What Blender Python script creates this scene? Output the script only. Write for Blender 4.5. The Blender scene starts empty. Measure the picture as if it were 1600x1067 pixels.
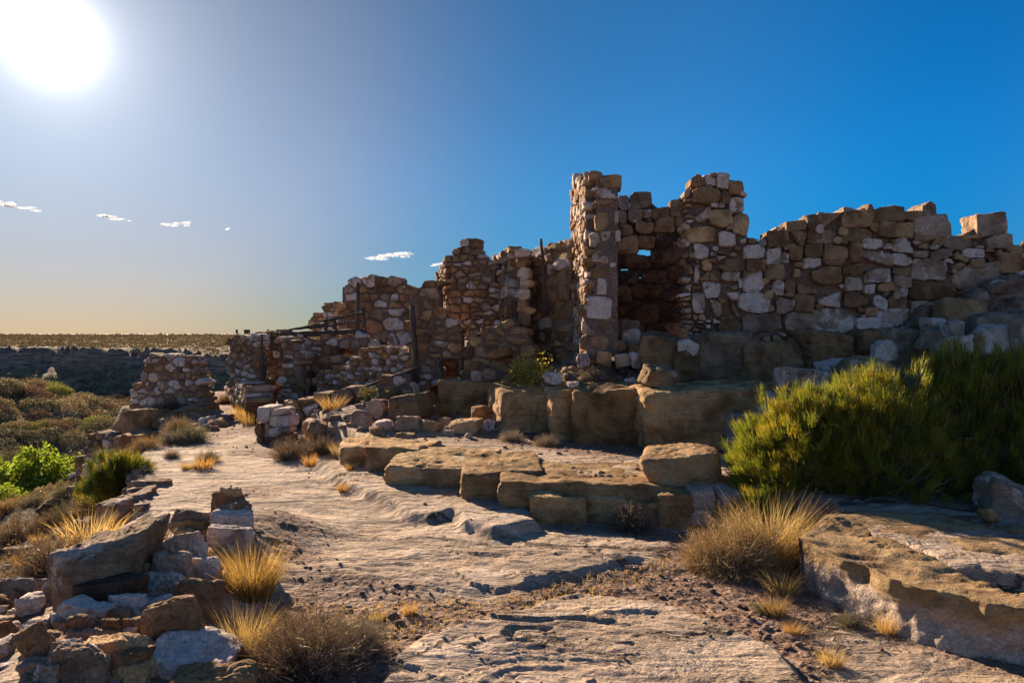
import bpy, math, random
import numpy as np
from mathutils import Vector, Matrix

# ------------------------------------------------------------------ camera, sky, sun
SC = bpy.context.scene
COL = SC.collection
F, HZ, HC = 1067.0, 521.0, 1.70           # focal length in photo pixels, horizon row, eye height
cam_d = bpy.data.cameras.new('camera')
cam = bpy.data.objects.new('camera', cam_d); COL.objects.link(cam)
cam.location = (0, 0, HC); cam.rotation_euler = (math.radians(90), 0, 0)
cam_d.sensor_width = 36; cam_d.lens = 36 * F / 1600
cam_d.shift_y = (HZ - 533.5) / 1600
cam_d.clip_start = 0.05; cam_d.clip_end = 20000
SC.camera = cam

SUN_AZ, SUN_EL = math.radians(-34.0), math.radians(19.8)
SUN = Vector((math.sin(SUN_AZ) * math.cos(SUN_EL), math.cos(SUN_AZ) * math.cos(SUN_EL), math.sin(SUN_EL)))
world = bpy.data.worlds.new('World'); SC.world = world; world.use_nodes = True
wt = world.node_tree; wn = wt.nodes; wl = wt.links
wn.clear()
w_out = wn.new('ShaderNodeOutputWorld'); bg = wn.new('ShaderNodeBackground')
sky = wn.new('ShaderNodeTexSky'); sky.sky_type = 'NISHITA'; sky.sun_disc = False
sky.sun_elevation = SUN_EL; sky.sun_rotation = SUN_AZ
sky.altitude = 1600; sky.air_density = 1.0; sky.dust_density = 0.0; sky.ozone_density = 1.0
# circumsolar aureole: forward scattering round the sun's real direction
tc = wn.new('ShaderNodeTexCoord'); dp = wn.new('ShaderNodeVectorMath'); dp.operation = 'DOT_PRODUCT'
dp.inputs[1].default_value = SUN
wl.new(tc.outputs['Generated'], dp.inputs[0])
def wmath(op, a, b=None):
    n = wn.new('ShaderNodeMath'); n.operation = op
    for i, v in enumerate((a, b)):
        if v is None: continue
        if isinstance(v, (int, float)): n.inputs[i].default_value = v
        else: wl.new(v, n.inputs[i])
    return n.outputs[0]
cosg = wmath('MINIMUM', wmath('MAXIMUM', dp.outputs['Value'], 0.0), 0.999999)
ang = wmath('ARCCOSINE', cosg)
glow = wmath('ADD', wmath('MULTIPLY', wmath('EXPONENT', wmath('MULTIPLY', wmath('POWER', wmath('DIVIDE', ang, 0.040), 2.0), -1.0)), 8.0),
             wmath('ADD', wmath('MULTIPLY', wmath('EXPONENT', wmath('DIVIDE', ang, -0.075)), 4.4), wmath('MULTIPLY', wmath('EXPONENT', wmath('DIVIDE', ang, -0.14)), 1.1)))
gcol = wn.new('ShaderNodeMix'); gcol.data_type = 'RGBA'; gcol.blend_type = 'MULTIPLY'; gcol.inputs[0].default_value = 1
wl.new(glow, gcol.inputs[6]); gcol.inputs[7].default_value = (1.0, 0.97, 0.92, 1)
def wramp(val, stops):
    r = wn.new('ShaderNodeValToRGB'); wl.new(val, r.inputs[0]); e = r.color_ramp.elements
    while len(e) < len(stops): e.new(0.5)
    for k, (p, c) in zip(e, stops): k.position = p
    r.color_ramp.interpolation = 'B_SPLINE'
    for k, (p, c) in zip(e, stops): k.color = (c[0]/2, c[1]/2, c[2]/2, 1)
    return r.outputs[0]
def wmix(a, b, mode, f=1.0):
    m = wn.new('ShaderNodeMix'); m.data_type = 'RGBA'; m.blend_type = mode; m.inputs[0].default_value = f
    wl.new(a, m.inputs[6])
    if isinstance(b, tuple): m.inputs[7].default_value = b
    else: wl.new(b, m.inputs[7])
    return m.outputs[2]
# air is clearer and bluer away from the sun, dusty and warm along the horizon; unseen sky behind the camera brightened as added fill
rA = wramp(wmath('DIVIDE', ang, math.pi), [(0, (.92, .74, .65)), (18/180, (.74, .60, .57)), (27/180, (.34, .50, .62)), (36/180, (.13, .48, .72)),
                               (46/180, (.16, .57, .87)), (58/180, (.03, .56, .98)), (74/180, (0, .54, 1.06)), (98/180, (1.2, 1.2, 1.35)), (1.0, (1.55, 1.45, 1.4))])
sx = wn.new('ShaderNodeSeparateXYZ'); wl.new(tc.outputs['Generated'], sx.inputs[0])
rB = wramp(wmath('MAXIMUM', wmath('MULTIPLY', sx.outputs[2], 2.0), 0.0), [(0, (.54, .48, .47)), (.14, (.72, .60, .60)), (.34, (.95, .9, .9)), (.52, (1, 1, 1))])
skyc = wmix(wmix(sky.outputs[0], rA, 'MULTIPLY'), rB, 'MULTIPLY')
skyc = wmix(skyc, (2.95, 3.05, 3.1, 1), 'MULTIPLY')
addn = wn.new('ShaderNodeMix'); addn.data_type = 'RGBA'; addn.blend_type = 'ADD'; addn.inputs[0].default_value = 1
wl.new(skyc, addn.inputs[6]); wl.new(gcol.outputs[2], addn.inputs[7])
wl.new(addn.outputs[2], bg.inputs[0]); bg.inputs[1].default_value = 0.05
wl.new(bg.outputs[0], w_out.inputs[0])

sun_d = bpy.data.lights.new('sun', 'SUN'); sun_d.energy = 4.4; sun_d.angle = math.radians(0.55)
sun_d.color = (1.0, 0.78, 0.56)
sun_o = bpy.data.objects.new('sun', sun_d); COL.objects.link(sun_o)
sun_o.rotation_euler = SUN.to_track_quat('Z', 'Y').to_euler(); sun_o.location = SUN * 50
SC.view_settings.view_transform = 'Standard'; SC.view_settings.look = 'None'
SC.view_settings.exposure = 1.8; SC.view_settings.gamma = 1.0; SC.view_settings.use_curve_mapping = False
SC.render.engine = 'CYCLES'
SC.cycles.max_bounces = 6; SC.cycles.diffuse_bounces = 3; SC.cycles.glossy_bounces = 2
SC.cycles.transmission_bounces = 3; SC.cycles.transparent_max_bounces = 8

rng = np.random.default_rng(7)
random.seed(7)

# ------------------------------------------------------------------ noise
_perm = np.random.default_rng(3).integers(0, 2**31, 4096)
def _h(ix, iy, iz):
    v = (ix * 73856093) ^ (iy * 19349663) ^ (iz * 83492791)
    v = _perm[v & 4095] ^ (v >> 5)
    return ((_perm[v & 4095] & 0xFFFF) / 32767.5) - 1.0
def noise3(x, y, z):
    ix, iy, iz = np.floor(x).astype(np.int64), np.floor(y).astype(np.int64), np.floor(z).astype(np.int64)
    fx, fy, fz = x - ix, y - iy, z - iz
    ux, uy, uz = fx*fx*(3-2*fx), fy*fy*(3-2*fy), fz*fz*(3-2*fz)
    r = 0
    for dx in (0, 1):
        wx = ux if dx else 1 - ux
        for dy in (0, 1):
            wy = uy if dy else 1 - uy
            for dz in (0, 1):
                wz = uz if dz else 1 - uz
                r = r + wx * wy * wz * _h(ix + dx, iy + dy, iz + dz)
    return r
def fbm(x, y, z=0.0, o=4, lac=2.03, g=0.5):
    z = np.zeros_like(x) + z
    a, s, r = 1.0, 0.0, 0
    for i in range(o):
        r = r + a * noise3(x + 17.3*i, y - 9.1*i, z + 4.7*i); s += a
        x, y, z, a = x * lac, y * lac, z * lac, a * g
    return r / s
def sstep(a, b, x):
    t = np.clip((x - a) / (b - a), 0, 1); return t * t * (3 - 2 * t)
def terrace(h, step, sharp=0.75):
    q = h / step; f = np.floor(q); r = q - f
    return step * (f + sstep(sharp, 1.0, r))

def G(px, py, z=0.0):
    Y = (HC - z) * F / (py - HZ); return ((px - 800) / F * Y, Y)
def P(px, py, Y):
    return Vector(((px - 800) / F * Y, Y, HC - (py - HZ) / F * Y))

def sd_line(x, y, pts):
    """signed distance to a polyline, positive on its LEFT side (walking along it)"""
    best = np.full_like(x, 1e9); sg = np.ones_like(x)
    for (x0, y0), (x1, y1) in zip(pts[:-1], pts[1:]):
        dx, dy = x1 - x0, y1 - y0; L2 = dx*dx + dy*dy
        t = np.clip(((x - x0)*dx + (y - y0)*dy) / L2, 0, 1)
        d = np.hypot(x - x0 - t*dx, y - y0 - t*dy)
        cr = dx * (y - y0) - dy * (x - x0)
        m = d < best - 1e-9
        best = np.where(m, d, best); sg = np.where(m, np.where(cr >= 0, 1, -1), sg)
    return best * sg
def sd_poly(x, y, pts):
    """signed distance to polygon, positive INSIDE"""
    best = np.full_like(x, 1e9); ins = np.zeros(x.shape, bool)
    n = len(pts)
    for i in range(n):
        x0, y0 = pts[i]; x1, y1 = pts[(i+1) % n]
        dx, dy = x1 - x0, y1 - y0; L2 = dx*dx + dy*dy + 1e-12
        t = np.clip(((x - x0)*dx + (y - y0)*dy) / L2, 0, 1)
        best = np.minimum(best, np.hypot(x - x0 - t*dx, y - y0 - t*dy))
        c = (y0 > y) != (y1 > y)
        with np.errstate(divide='ignore', invalid='ignore'):
            xi = x0 + (y - y0) * dx / (dy if abs(dy) > 1e-12 else 1e-12)
        ins ^= c & (x < xi)
    return np.where(ins, best, -best)
def gp(l, z=0.0): return [G(a, b, z) for a, b in l]

# ------------------------------------------------------------------ terrain height
EDGE = [(-14, -9), (-9.5, -1), (-7.5, 2.6), (-5.2, 3.9), (-3.55, 4.45), (-3.35, 5.2), (-3.5, 6.5), (-4.45, 8.1), (-5.5, 10.4),
        (-6.3, 12.6), (-7.6, 14.6), (-9.2, 16.2), (-9.2, 18.5), (-7.6, 22), (-4, 34), (2, 60), (40, 130)]
T3 = [(-2.25, 8.7), (-1.75, 8.1), (-1.2, 7.5), (-.63, 6.9), (.17, 6.4), (1.23, 6.15), (1.97, 6.25), (2.25, 5.6), (2.15, 4.75), (2.35, 4.0),
      (2.9, 3.4), (4.2, 2.6), (8, 1.5), (16, 0), (40, 10), (60, 90), (3, 58), (-3, 34), (-6.9, 22), (-6.6, 17.5), (-5.2, 14.3), (-3.7, 11.6), (-3.2, 10.6), (-2.6, 9.6)]
T2 = [(-.45, 10.6), (.3, 9.5), (.82, 8.95), (1.52, 8.4), (2.5, 8.35), (2.9, 8.05), (4.2, 7.7), (7, 7.0), (12, 6), (40, 10), (60, 90), (3, 58), (-3, 34),
      (-6.0, 22), (-5.2, 18.5), (-4.2, 17), (-2.4, 15.4), (-2.2, 14.2), (-1.5, 12.7)]
T1 = [(1.75, 9.85), (2.1, 9.65), (3.5, 9.55), (4.6, 9.2), (5.4, 8.7), (7.5, 8.2), (12, 8), (40, 12), (60, 90), (5, 58), (3, 20), (2.0, 13.5), (1.55, 11.2)]
RIM = [(-400, 150), (-160, 108), (-71, 97), (-55, 91), (-42, 85), (-34, 78), (-28, 74), (-20, 76), (-8, 86), (10, 110), (60, 180)]
PA = gp([(490,735),(515,752),(560,778),(600,792),(628,812),(668,822),(705,815),(712,838),(770,852),(850,835),(830,800),(625,750),(540,728)])
PB = gp([(492,900),(560,868),(640,842),(705,815),(830,830),(1035,852),(1025,880),(950,893),(915,905),(800,928),(640,922)])
PC = gp([(560,1100),(610,1040),(660,1005),(760,968),(900,938),(1010,948),(1150,988),(1210,1030),(1290,1100),(1500,1400),(200,1400)])
PD = gp([(778,890),(800,878),(950,866),(1005,878),(900,905),(815,924)])
RUB = [(-2.15, 5.6), (-2.2, 4.6), (-2.15, 3.8), (-2.0, 3.1), (-1.9, 2.0), (-1.8, 0.5)]

def height(x, y, detail=True, masks=False):
    x = np.asarray(x, float); y = np.asarray(y, float)
    w1 = fbm(x*.9, y*.9, 5.0, 3); w2 = fbm(x*3.1, y*3.1, 9.0, 2)
    wob = .22*w1 + .06*w2
    r = np.hypot(x, y)
    # bedrock slab beside the path
    z = .05*fbm(x*.35, y*.35, 1.0, 3) * sstep(1, 6, r)
    a = sd_poly(x, y, PA); b = sd_poly(x, y, PB); c = sd_poly(x, y, PC); d = sd_poly(x, y, PD)
    nb = .05*w2 + .05*w1
    z = z + .085*sstep(-.05, .06, a + nb) + .045*sstep(-.26, .14, b + nb*1.5) + .06*sstep(-.04, .05, c + nb*1.2) + .025*sstep(-.05, .04, d + nb*.5)
    dirt = 1 - np.maximum.reduce([sstep(-.05, .08, v + nb*1.6) for v in (a, b, c, d)])
    dband = sd_poly(x, y, gp([(440,935),(560,945),(640,935),(760,945),(860,920),(930,902),(1040,872),(1150,850),(1280,880),(1290,960),(1270,1060),(1160,1000),(1010,960),(900,955),(740,985),(640,1020),(590,1090),(400,1090),(380,1000)]))
    db2 = sd_poly(x, y, gp([(400,830),(460,820),(520,838),(540,850),(470,865),(530,885),(470,900),(400,880)]))
    pocket = sstep(.14, .40, fbm(x*1.1+3, y*1.1, 21.0, 3))
    dirt = dirt * np.maximum.reduce([sstep(-.12, .1, dband + nb), sstep(-.1, .15, db2 + 2*nb), pocket*.8])
    # terraces
    t3 = sd_poly(x, y, T3) + wob*.5 - .28; t2 = sd_poly(x, y, T2) + wob*.6 - .3; t1 = sd_poly(x, y, T1) + wob*.6 - .15
    s3 = sstep(0.0, .12, t3); s2 = sstep(0.0, .3, t2); s1 = sstep(0, .45, t1)
    h2 = .40 + .27*sstep(-2, 1.6, x)
    z = z * (1 - s3) + s3*(.31 + .02*w1)
    z = z + s2*h2 + .06*s2*w1
    z = z + s1*.62
    # hill behind the ruins and the rubble bank on the right
    hill = sstep(13.2, 18.5, y) * sstep(-5.2, -1.5, x)
    z = z + s2*hill*.75*(1 - s1*.6)
    slope_t = sstep(9.0, 10.6, y) * sstep(-.4, 1.3, x) * (1 - s1)
    z = z + s2*slope_t*.28
    z = z + 1.0*np.exp(-(((x-7.6)/1.9)**2 + ((y-9.0)/2.0)**2))
    z = z + .25*np.exp(-(((x+2.2)/.9)**2 + ((y-11.7)/.8)**2))
    # mound under the collapsed wall in the left foreground
    dr = np.abs(sd_line(x, y, RUB)); z = z + .25*np.exp(-(dr/.5)**2)
    # canyon
    e = sd_line(x, y, EDGE) + wob*.8
    dd = np.maximum(e, 0)
    drop = 1.15*sstep(0.0, .5, dd) + .95*sstep(.5, 1.6, dd) + 1.6*sstep(1.4, 6.0, dd) + 1.9*sstep(4.5, 13, dd)
    rim = sd_line(x, y, RIM) + 3.5*fbm(x*.07, y*.07, 3.0, 3) + 1.3*fbm(x*.5, y*.5, 3.0, 2)
    cu = x*.95 - y*.3; rim = rim + .45*_h(np.floor(cu/3.1).astype(np.int64), np.int64(3), np.int64(1)) + .22*_h(np.floor(cu/1.2).astype(np.int64), np.int64(7), np.floor(z*0).astype(np.int64))
    far = sstep(-7.5, -2.4, rim); cl = sstep(-2.6, -.4, rim)
    out = dd > 0
    canyon = -drop + .28*w1*sstep(0.5, 5, dd)
    floor = -5.6 + .35*fbm(x*.09, y*.09, 7.0, 3)
    canyon = np.where(dd > 15, floor, canyon)
    canyon = canyon + 3.9*np.exp(-(((x+44)/13.5)**2 + ((y-50)/12)**2))
    canyon = canyon + far*2.6 + cl*2.65
    strat = terrace(canyon + .9*fbm(x*.12, y*.12, 2.0, 3), .8, .5) + .9*fbm(x*.7, y*.7, 12.0, 4)
    canyon = canyon + (strat - canyon)*.8*sstep(-4.5, -2.5, rim)*(1 - sstep(-.6, .2, rim))
    farland = sstep(0, 4, rim)
    canyon = canyon + farland*(.25*fbm(x*.05, y*.05, 8.0, 3))
    z = np.where(out, np.minimum(z + canyon, np.maximum(canyon, z - 20)) if False else z*(1 - sstep(0, .4, dd)) + canyon, z)
    cano = sstep(0.0, .6, dd)
    if detail:
        near = 1 - sstep(14, 40, r)
        lay = fbm(x*.7 + .2*y, y*1.6, 11.0, 5, 2.3, .5)*.075 + .012*y - .006*x
        z = z + near*(1 - cano)*((terrace(lay, .011, .9) - lay) + (terrace(lay*1.3 + 5, .034, .96) - lay*1.3 - 5)*.6*sstep(-.15, .3, fbm(x*.6, y*.6, 41.0, 2)))*(1 - .8*dirt)*(1 - .5*s2)
        rough = fbm(x*9, y*13, 4.0, 4, 2.1, .6)
        z = z + near*(.0045 + .017*dirt + .02*s2 + .03*cano)*rough
        z = z + near*cano*.16*fbm(x*1.7, y*1.7, 6.0, 4)
        chip = sstep(.42, .6, fbm(x*2.6, y*4.0, 31.0, 3))
        z = z - near*(1 - cano)*(1 - s2)*(1-dirt)*.006*chip
        z = z + (1 - near)*.12*fbm(x*.6, y*.6, 6.0, 3)
    if masks:
        t3top = s3*(1 - s2)
        dirt3 = t3top*sstep(-.15, .35, (t3 - 1.35) + .9*fbm(x*.9, y*.9, 14.0, 3))
        dirt = np.clip(np.maximum(dirt*(1 - s3), dirt3), 0, 1)
        dirt = np.maximum(dirt, s2*.95)
        pathd = sstep(10.0, 11.5, y)*sstep(-.2, .4, fbm(x*1.2, y*.8, 15.0, 3)+.1)*(1-s3)
        dirt = np.maximum(dirt, pathd*.9)
        left = sstep(.35, .9, np.abs(dr)) * sstep(-2.3, -2.9, x) if False else sstep(-2.5, -3.0, x)*(y < 5.0)
        dirt = np.maximum(dirt, left*.7)
        gully = sstep(-.45, .1, t3)*(1 - s3)*.0
        slope = sstep(.9, 2.2, dd)
        cliff = sstep(-3.2, -2.0, rim)*(1 - sstep(-.8, .1, rim))*out
        return z, dirt*(1 - cano), slope, cliff
    return z
def hz(x, y): return float(height(np.array([x]), np.array([y]))[0])
_Ys = np.geomspace(2.3, 140, 320)
def ground_hit(px, py):
    X = (px - 800)/F*_Ys; Z = HC - (py - HZ)/F*_Ys
    h = height(X, _Ys); k = np.argmax(Z <= h)
    if Z[k] > h[k]: return 60.0
    if k == 0: return float(_Ys[0])
    a, b = Z[k-1] - h[k-1], h[k] - Z[k]
    return float(_Ys[k-1] + (_Ys[k] - _Ys[k-1])*a/(a + b + 1e-9))

# ------------------------------------------------------------------ materials
def new_mat(name):
    m = bpy.data.materials.new(name); m.use_nodes = True
    nt = m.node_tree; nt.nodes.clear(); return m, nt
class NB:
    def __init__(s, nt): s.nt = nt
    def n(s, t, **k):
        q = s.nt.nodes.new(t)
        for a, b in k.items(): setattr(q, a, b)
        return q
    def l(s, a, b): s.nt.links.new(a, b)
    def math(s, op, a, b=None, clamp=False):
        q = s.n('ShaderNodeMath', operation=op); q.use_clamp = clamp
        for i, v in enumerate((a, b)):
            if v is None: continue
            if isinstance(v, (int, float)): q.inputs[i].default_value = v
            else: s.l(v, q.inputs[i])
        return q.outputs[0]
    def mix(s, f, a, b, mode='MIX'):
        q = s.n('ShaderNodeMix', data_type='RGBA', blend_type=mode)
        for i, v in ((0, f), (6, a), (7, b)):
            if isinstance(v, (int, float)): q.inputs[i].default_value = v
            elif isinstance(v, tuple): q.inputs[i].default_value = (*v, 1) if len(v) == 3 else v
            else: s.l(v, q.inputs[i])
        return q.outputs[2]
    def noise(s, vec, scale, detail=4, rough=.55, dist=0.0, col=False):
        q = s.n('ShaderNodeTexNoise'); q.inputs['Scale'].default_value = scale
        q.inputs['Detail'].default_value = detail; q.inputs['Roughness'].default_value = rough
        q.inputs['Distortion'].default_value = dist
        s.l(vec, q.inputs['Vector']); return q.outputs['Color' if col else 'Fac']
    def ramp(s, v, a, b, lo=0.0, hi=1.0):
        q = s.n('ShaderNodeMapRange', interpolation_type='SMOOTHSTEP'); s.l(v, q.inputs[0])
        q.inputs[1].default_value = a; q.inputs[2].default_value = b
        q.inputs[3].default_value = lo; q.inputs[4].default_value = hi
        return q.outputs[0]
    def bump(s, h, dist, strength=1.0, nrm=None):
        q = s.n('ShaderNodeBump'); q.inputs['Strength'].default_value = strength
        q.inputs['Distance'].default_value = dist; s.l(h, q.inputs['Height'])
        if nrm is not None: s.l(nrm, q.inputs['Normal'])
        return q.outputs[0]

def rock_material(name, layered=0.0, bump=1.0, pale=(.74, .62, .54), fresh=None):
    m, nt = new_mat(name); b = NB(nt)
    out = b.n('ShaderNodeOutputMaterial'); bs = b.n('ShaderNodeBsdfPrincipled')
    tc = b.n('ShaderNodeTexCoord'); oi = b.n('ShaderNodeObjectInfo')
    off = b.n('ShaderNodeVectorMath', operation='MULTIPLY_ADD')
    rv = b.n('ShaderNodeCombineXYZ')
    for i, k in enumerate((91.0, 47.0, 63.0)): b.l(b.math('MULTIPLY', oi.outputs['Random'], k), rv.inputs[i])
    off.inputs[1].default_value = (1, 1, 1); b.l(tc.outputs['Object'], off.inputs[0]); b.l(rv.outputs[0], off.inputs[2])
    v = off.outputs[0]
    base = oi.outputs['Color']
    n1 = b.noise(v, 3.0, 5, .6, .3); n2 = b.noise(v, 11.0, 5, .62, .4); n3 = b.noise(v, 60, 4, .65)
    c = b.mix(b.ramp(n1, .35, .62), b.mix(1.0, base, (.45, .40, .37), 'MULTIPLY'), base)
    # orange iron staining
    c = b.mix(b.ramp(b.noise(v, 5.0, 4, .6, .6), .50, .72, 0, .65), c, b.mix(.55, base, (.42, .22, .09)))
    # pale caliche / plaster patches; how much comes from the object's alpha
    pn = b.noise(v, 4.2, 6, .62, .8)
    th = b.math('SUBTRACT', .82, b.math('MULTIPLY', oi.outputs['Alpha'], .5))
    pf = b.math('MULTIPLY', b.math('SUBTRACT', pn, th), 14.0, True)
    pf = b.math('MULTIPLY', pf, b.ramp(n2, .28, .5, .45, 1.0))
    c = b.mix(pf, c, b.mix(b.ramp(n2, .35, .7), tuple(x*.86 for x in pale), pale))
    if fresh is not None:   # rind has spalled off the lower face: fresh pale stone below this height
        sz = b.n('ShaderNodeSeparateXYZ'); b.l(tc.outputs['Object'], sz.inputs[0])
        hf = b.math('ADD', sz.outputs[2], b.math('MULTIPLY', b.math('SUBTRACT', b.noise(v, 3.0, 4, .6), .5), .35))
        c = b.mix(b.ramp(hf, fresh - .03, fresh + .03, .85, 0), c, b.mix(b.ramp(n2, .35, .65), (.50, .38, .30), (.66, .53, .44)))
    # dark lichen specks
    c = b.mix(b.ramp(b.noise(v, 17, 6, .7, .5), .60, .70, 0, .6), c, (.075, .06, .05))
    c = b.mix(1.0, c, b.mix(b.ramp(n3, .3, .7), (.80, .79, .78), (1.16, 1.15, 1.13)), 'MULTIPLY')
    if layered:
        sp = b.n('ShaderNodeMapping'); sp.inputs['Scale'].default_value = (1.2, 1.2, 16); b.l(v, sp.inputs[0])
        ln = b.noise(sp.outputs[0], 2.2, 5, .6, .5)
        c = b.mix(b.ramp(ln, .56, .68, 0, .5*layered), c, (.12, .085, .06))
    b.l(c, bs.inputs['Base Color']); bs.inputs['Roughness'].default_value = .93
    bs.inputs['Specular IOR Level'].default_value = .18
    vo = b.n('ShaderNodeTexVoronoi'); vo.feature = 'DISTANCE_TO_EDGE'; vo.inputs['Scale'].default_value = 7; 
    dv = b.n('ShaderNodeVectorMath', operation='MULTIPLY_ADD'); nc = b.noise(v, 5, 3, .6, 0, True)
    dv.inputs[1].default_value = (.35, .35, .35); b.l(nc, dv.inputs[0]); b.l(v, dv.inputs[2]); b.l(dv.outputs[0], vo.inputs['Vector'])
    nb = b.bump(n1, .13*bump, .9)
    nb = b.bump(b.noise(v, 13, 6, .68, .3), .065*bump, 1.0, nb)
    nb = b.bump(b.ramp(vo.outputs['Distance'], 0, .05), .006*bump, .5, nb)
    if layered: nb = b.bump(ln, .05*layered, .9, nb)
    nb = b.bump(n3, .010*bump, .8, nb)
    nb = b.bump(b.noise(v, 220, 3, .6), .003*bump, .7, nb)
    b.l(nb, bs.inputs['Normal']); b.l(bs.outputs[0], out.inputs[0])
    return m
M_STONE = rock_material('weathered_sandstone', 0.35)
M_LEDGE = rock_material('bedded_sandstone', 1.0, 1.3, (.56, .46, .40))

M_SLAB = rock_material('slab_sandstone', .6, 1.2, (.60, .48, .38), fresh=.19)
def mortar_material():
    m, nt = new_mat('mud_mortar'); b = NB(nt)
    out = b.n('ShaderNodeOutputMaterial'); bs = b.n('ShaderNodeBsdfPrincipled'); tc = b.n('ShaderNodeTexCoord')
    oi = b.n('ShaderNodeObjectInfo'); v = tc.outputs['Object']
    n1 = b.noise(v, 2.3, 5, .6); n2 = b.noise(v, 26, 5, .7)
    c = b.mix(b.ramp(n1, .35, .65), oi.outputs['Color'], b.mix(1.0, oi.outputs['Color'], (1.5, 1.35, 1.3), 'MULTIPLY'))
    vo = b.n('ShaderNodeTexVoronoi'); vo.inputs['Scale'].default_value = 32; b.l(v, vo.inputs['Vector'])
    c = b.mix(b.ramp(vo.outputs['Distance'], .18, .34, .55, 0), c, (.42, .34, .28))
    c = b.mix(1.0, c, b.mix(b.ramp(n2, .3, .7), (.7, .7, .7), (1.2, 1.2, 1.2)), 'MULTIPLY')
    b.l(c, bs.inputs['Base Color']); bs.inputs['Roughness'].default_value = .97; bs.inputs['Specular IOR Level'].default_value = .1
    nb = b.bump(n2, .03, .9); nb = b.bump(vo.outputs['Distance'], .012, .6, nb)
    nb = b.bump(b.noise(v, 120, 3), .004, .8, nb)
    b.l(nb, bs.inputs['Normal']); b.l(bs.outputs[0], out.inputs[0]); return m
M_MORTAR = mortar_material()

def wood_material():
    m, nt = new_mat('charred_weathered_wood'); b = NB(nt)
    out = b.n('ShaderNodeOutputMaterial'); bs = b.n('ShaderNodeBsdfPrincipled'); tc = b.n('ShaderNodeTexCoord')
    mp = b.n('ShaderNodeMapping'); mp.inputs['Scale'].default_value = (28, 28, 1.5); b.l(tc.outputs['Object'], mp.inputs[0])
    n1 = b.noise(mp.outputs[0], 1.0, 5, .6, .4); n2 = b.noise(tc.outputs['Object'], 3, 3)
    c = b.mix(b.ramp(n1, .3, .7), (.022, .017, .014), (.085, .06, .045)); c = b.mix(b.ramp(n2, .5, .7, 0, .5), c, (.12, .09, .07))
    b.l(c, bs.inputs['Base Color']); bs.inputs['Roughness'].default_value = .85
    b.l(b.bump(n1, .012, .9), bs.inputs['Normal']); b.l(bs.outputs[0], out.inputs[0]); return m
M_WOOD = wood_material()

def foliage_material(name, trans=.45, rough=.7, var=.5, tip=None):
    m, nt = new_mat(name); b = NB(nt)
    out = b.n('ShaderNodeOutputMaterial'); oi = b.n('ShaderNodeObjectInfo'); ge = b.n('ShaderNodeNewGeometry')
    tc = b.n('ShaderNodeTexCoord')
    r = ge.outputs['Random Per Island']
    k = b.n('ShaderNodeMapRange'); b.l(r, k.inputs[0]); k.inputs[3].default_value = 1 - var; k.inputs[4].default_value = 1 + var
    c = b.mix(1.0, oi.outputs['Color'], k.outputs[0], 'MULTIPLY')
    if tip:
        rr = b.math('FRACT', b.math('MULTIPLY', r, 7.13))
        f2 = b.math('MULTIPLY', b.ramp(b.noise(tc.outputs['Object'], 4.5, 4, .65), .46, .62), b.ramp(rr, .1, .7))
        c = b.mix(f2, c, tip)
    d = b.n('ShaderNodeBsdfDiffuse'); t = b.n('ShaderNodeBsdfTranslucent'); mx = b.n('ShaderNodeMixShader')
    mx.inputs[0].default_value = trans
    b.l(c, d.inputs[0]); b.l(b.mix(1.0, c, (1.35, 1.25, .8), 'MULTIPLY'), t.inputs[0])
    b.l(d.outputs[0], mx.inputs[1]); b.l(t.outputs[0], mx.inputs[2])
    g = b.n('ShaderNodeBsdfGlossy'); g.inputs['Roughness'].default_value = .45; g.inputs[0].default_value = (.8, .8, .7, 1)
    m2 = b.n('ShaderNodeMixShader'); m2.inputs[0].default_value = .03
    b.l(mx.outputs[0], m2.inputs[1]); b.l(g.outputs[0], m2.inputs[2]); b.l(m2.outputs[0], out.inputs[0]); return m
M_GRASS = foliage_material('dry_grass', .5, var=.4)
M_TWIG = foliage_material('dry_twigs', .2, var=.45, tip=(.26, .185, .115))
M_GREEN = foliage_material('green_stems', .52, var=.45, tip=(.36, .26, .035))
M_LEAF = foliage_material('soft_leaves', .5, var=.35)
M_SCRUB = foliage_material('shrub_mass', .2, var=.28)

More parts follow.
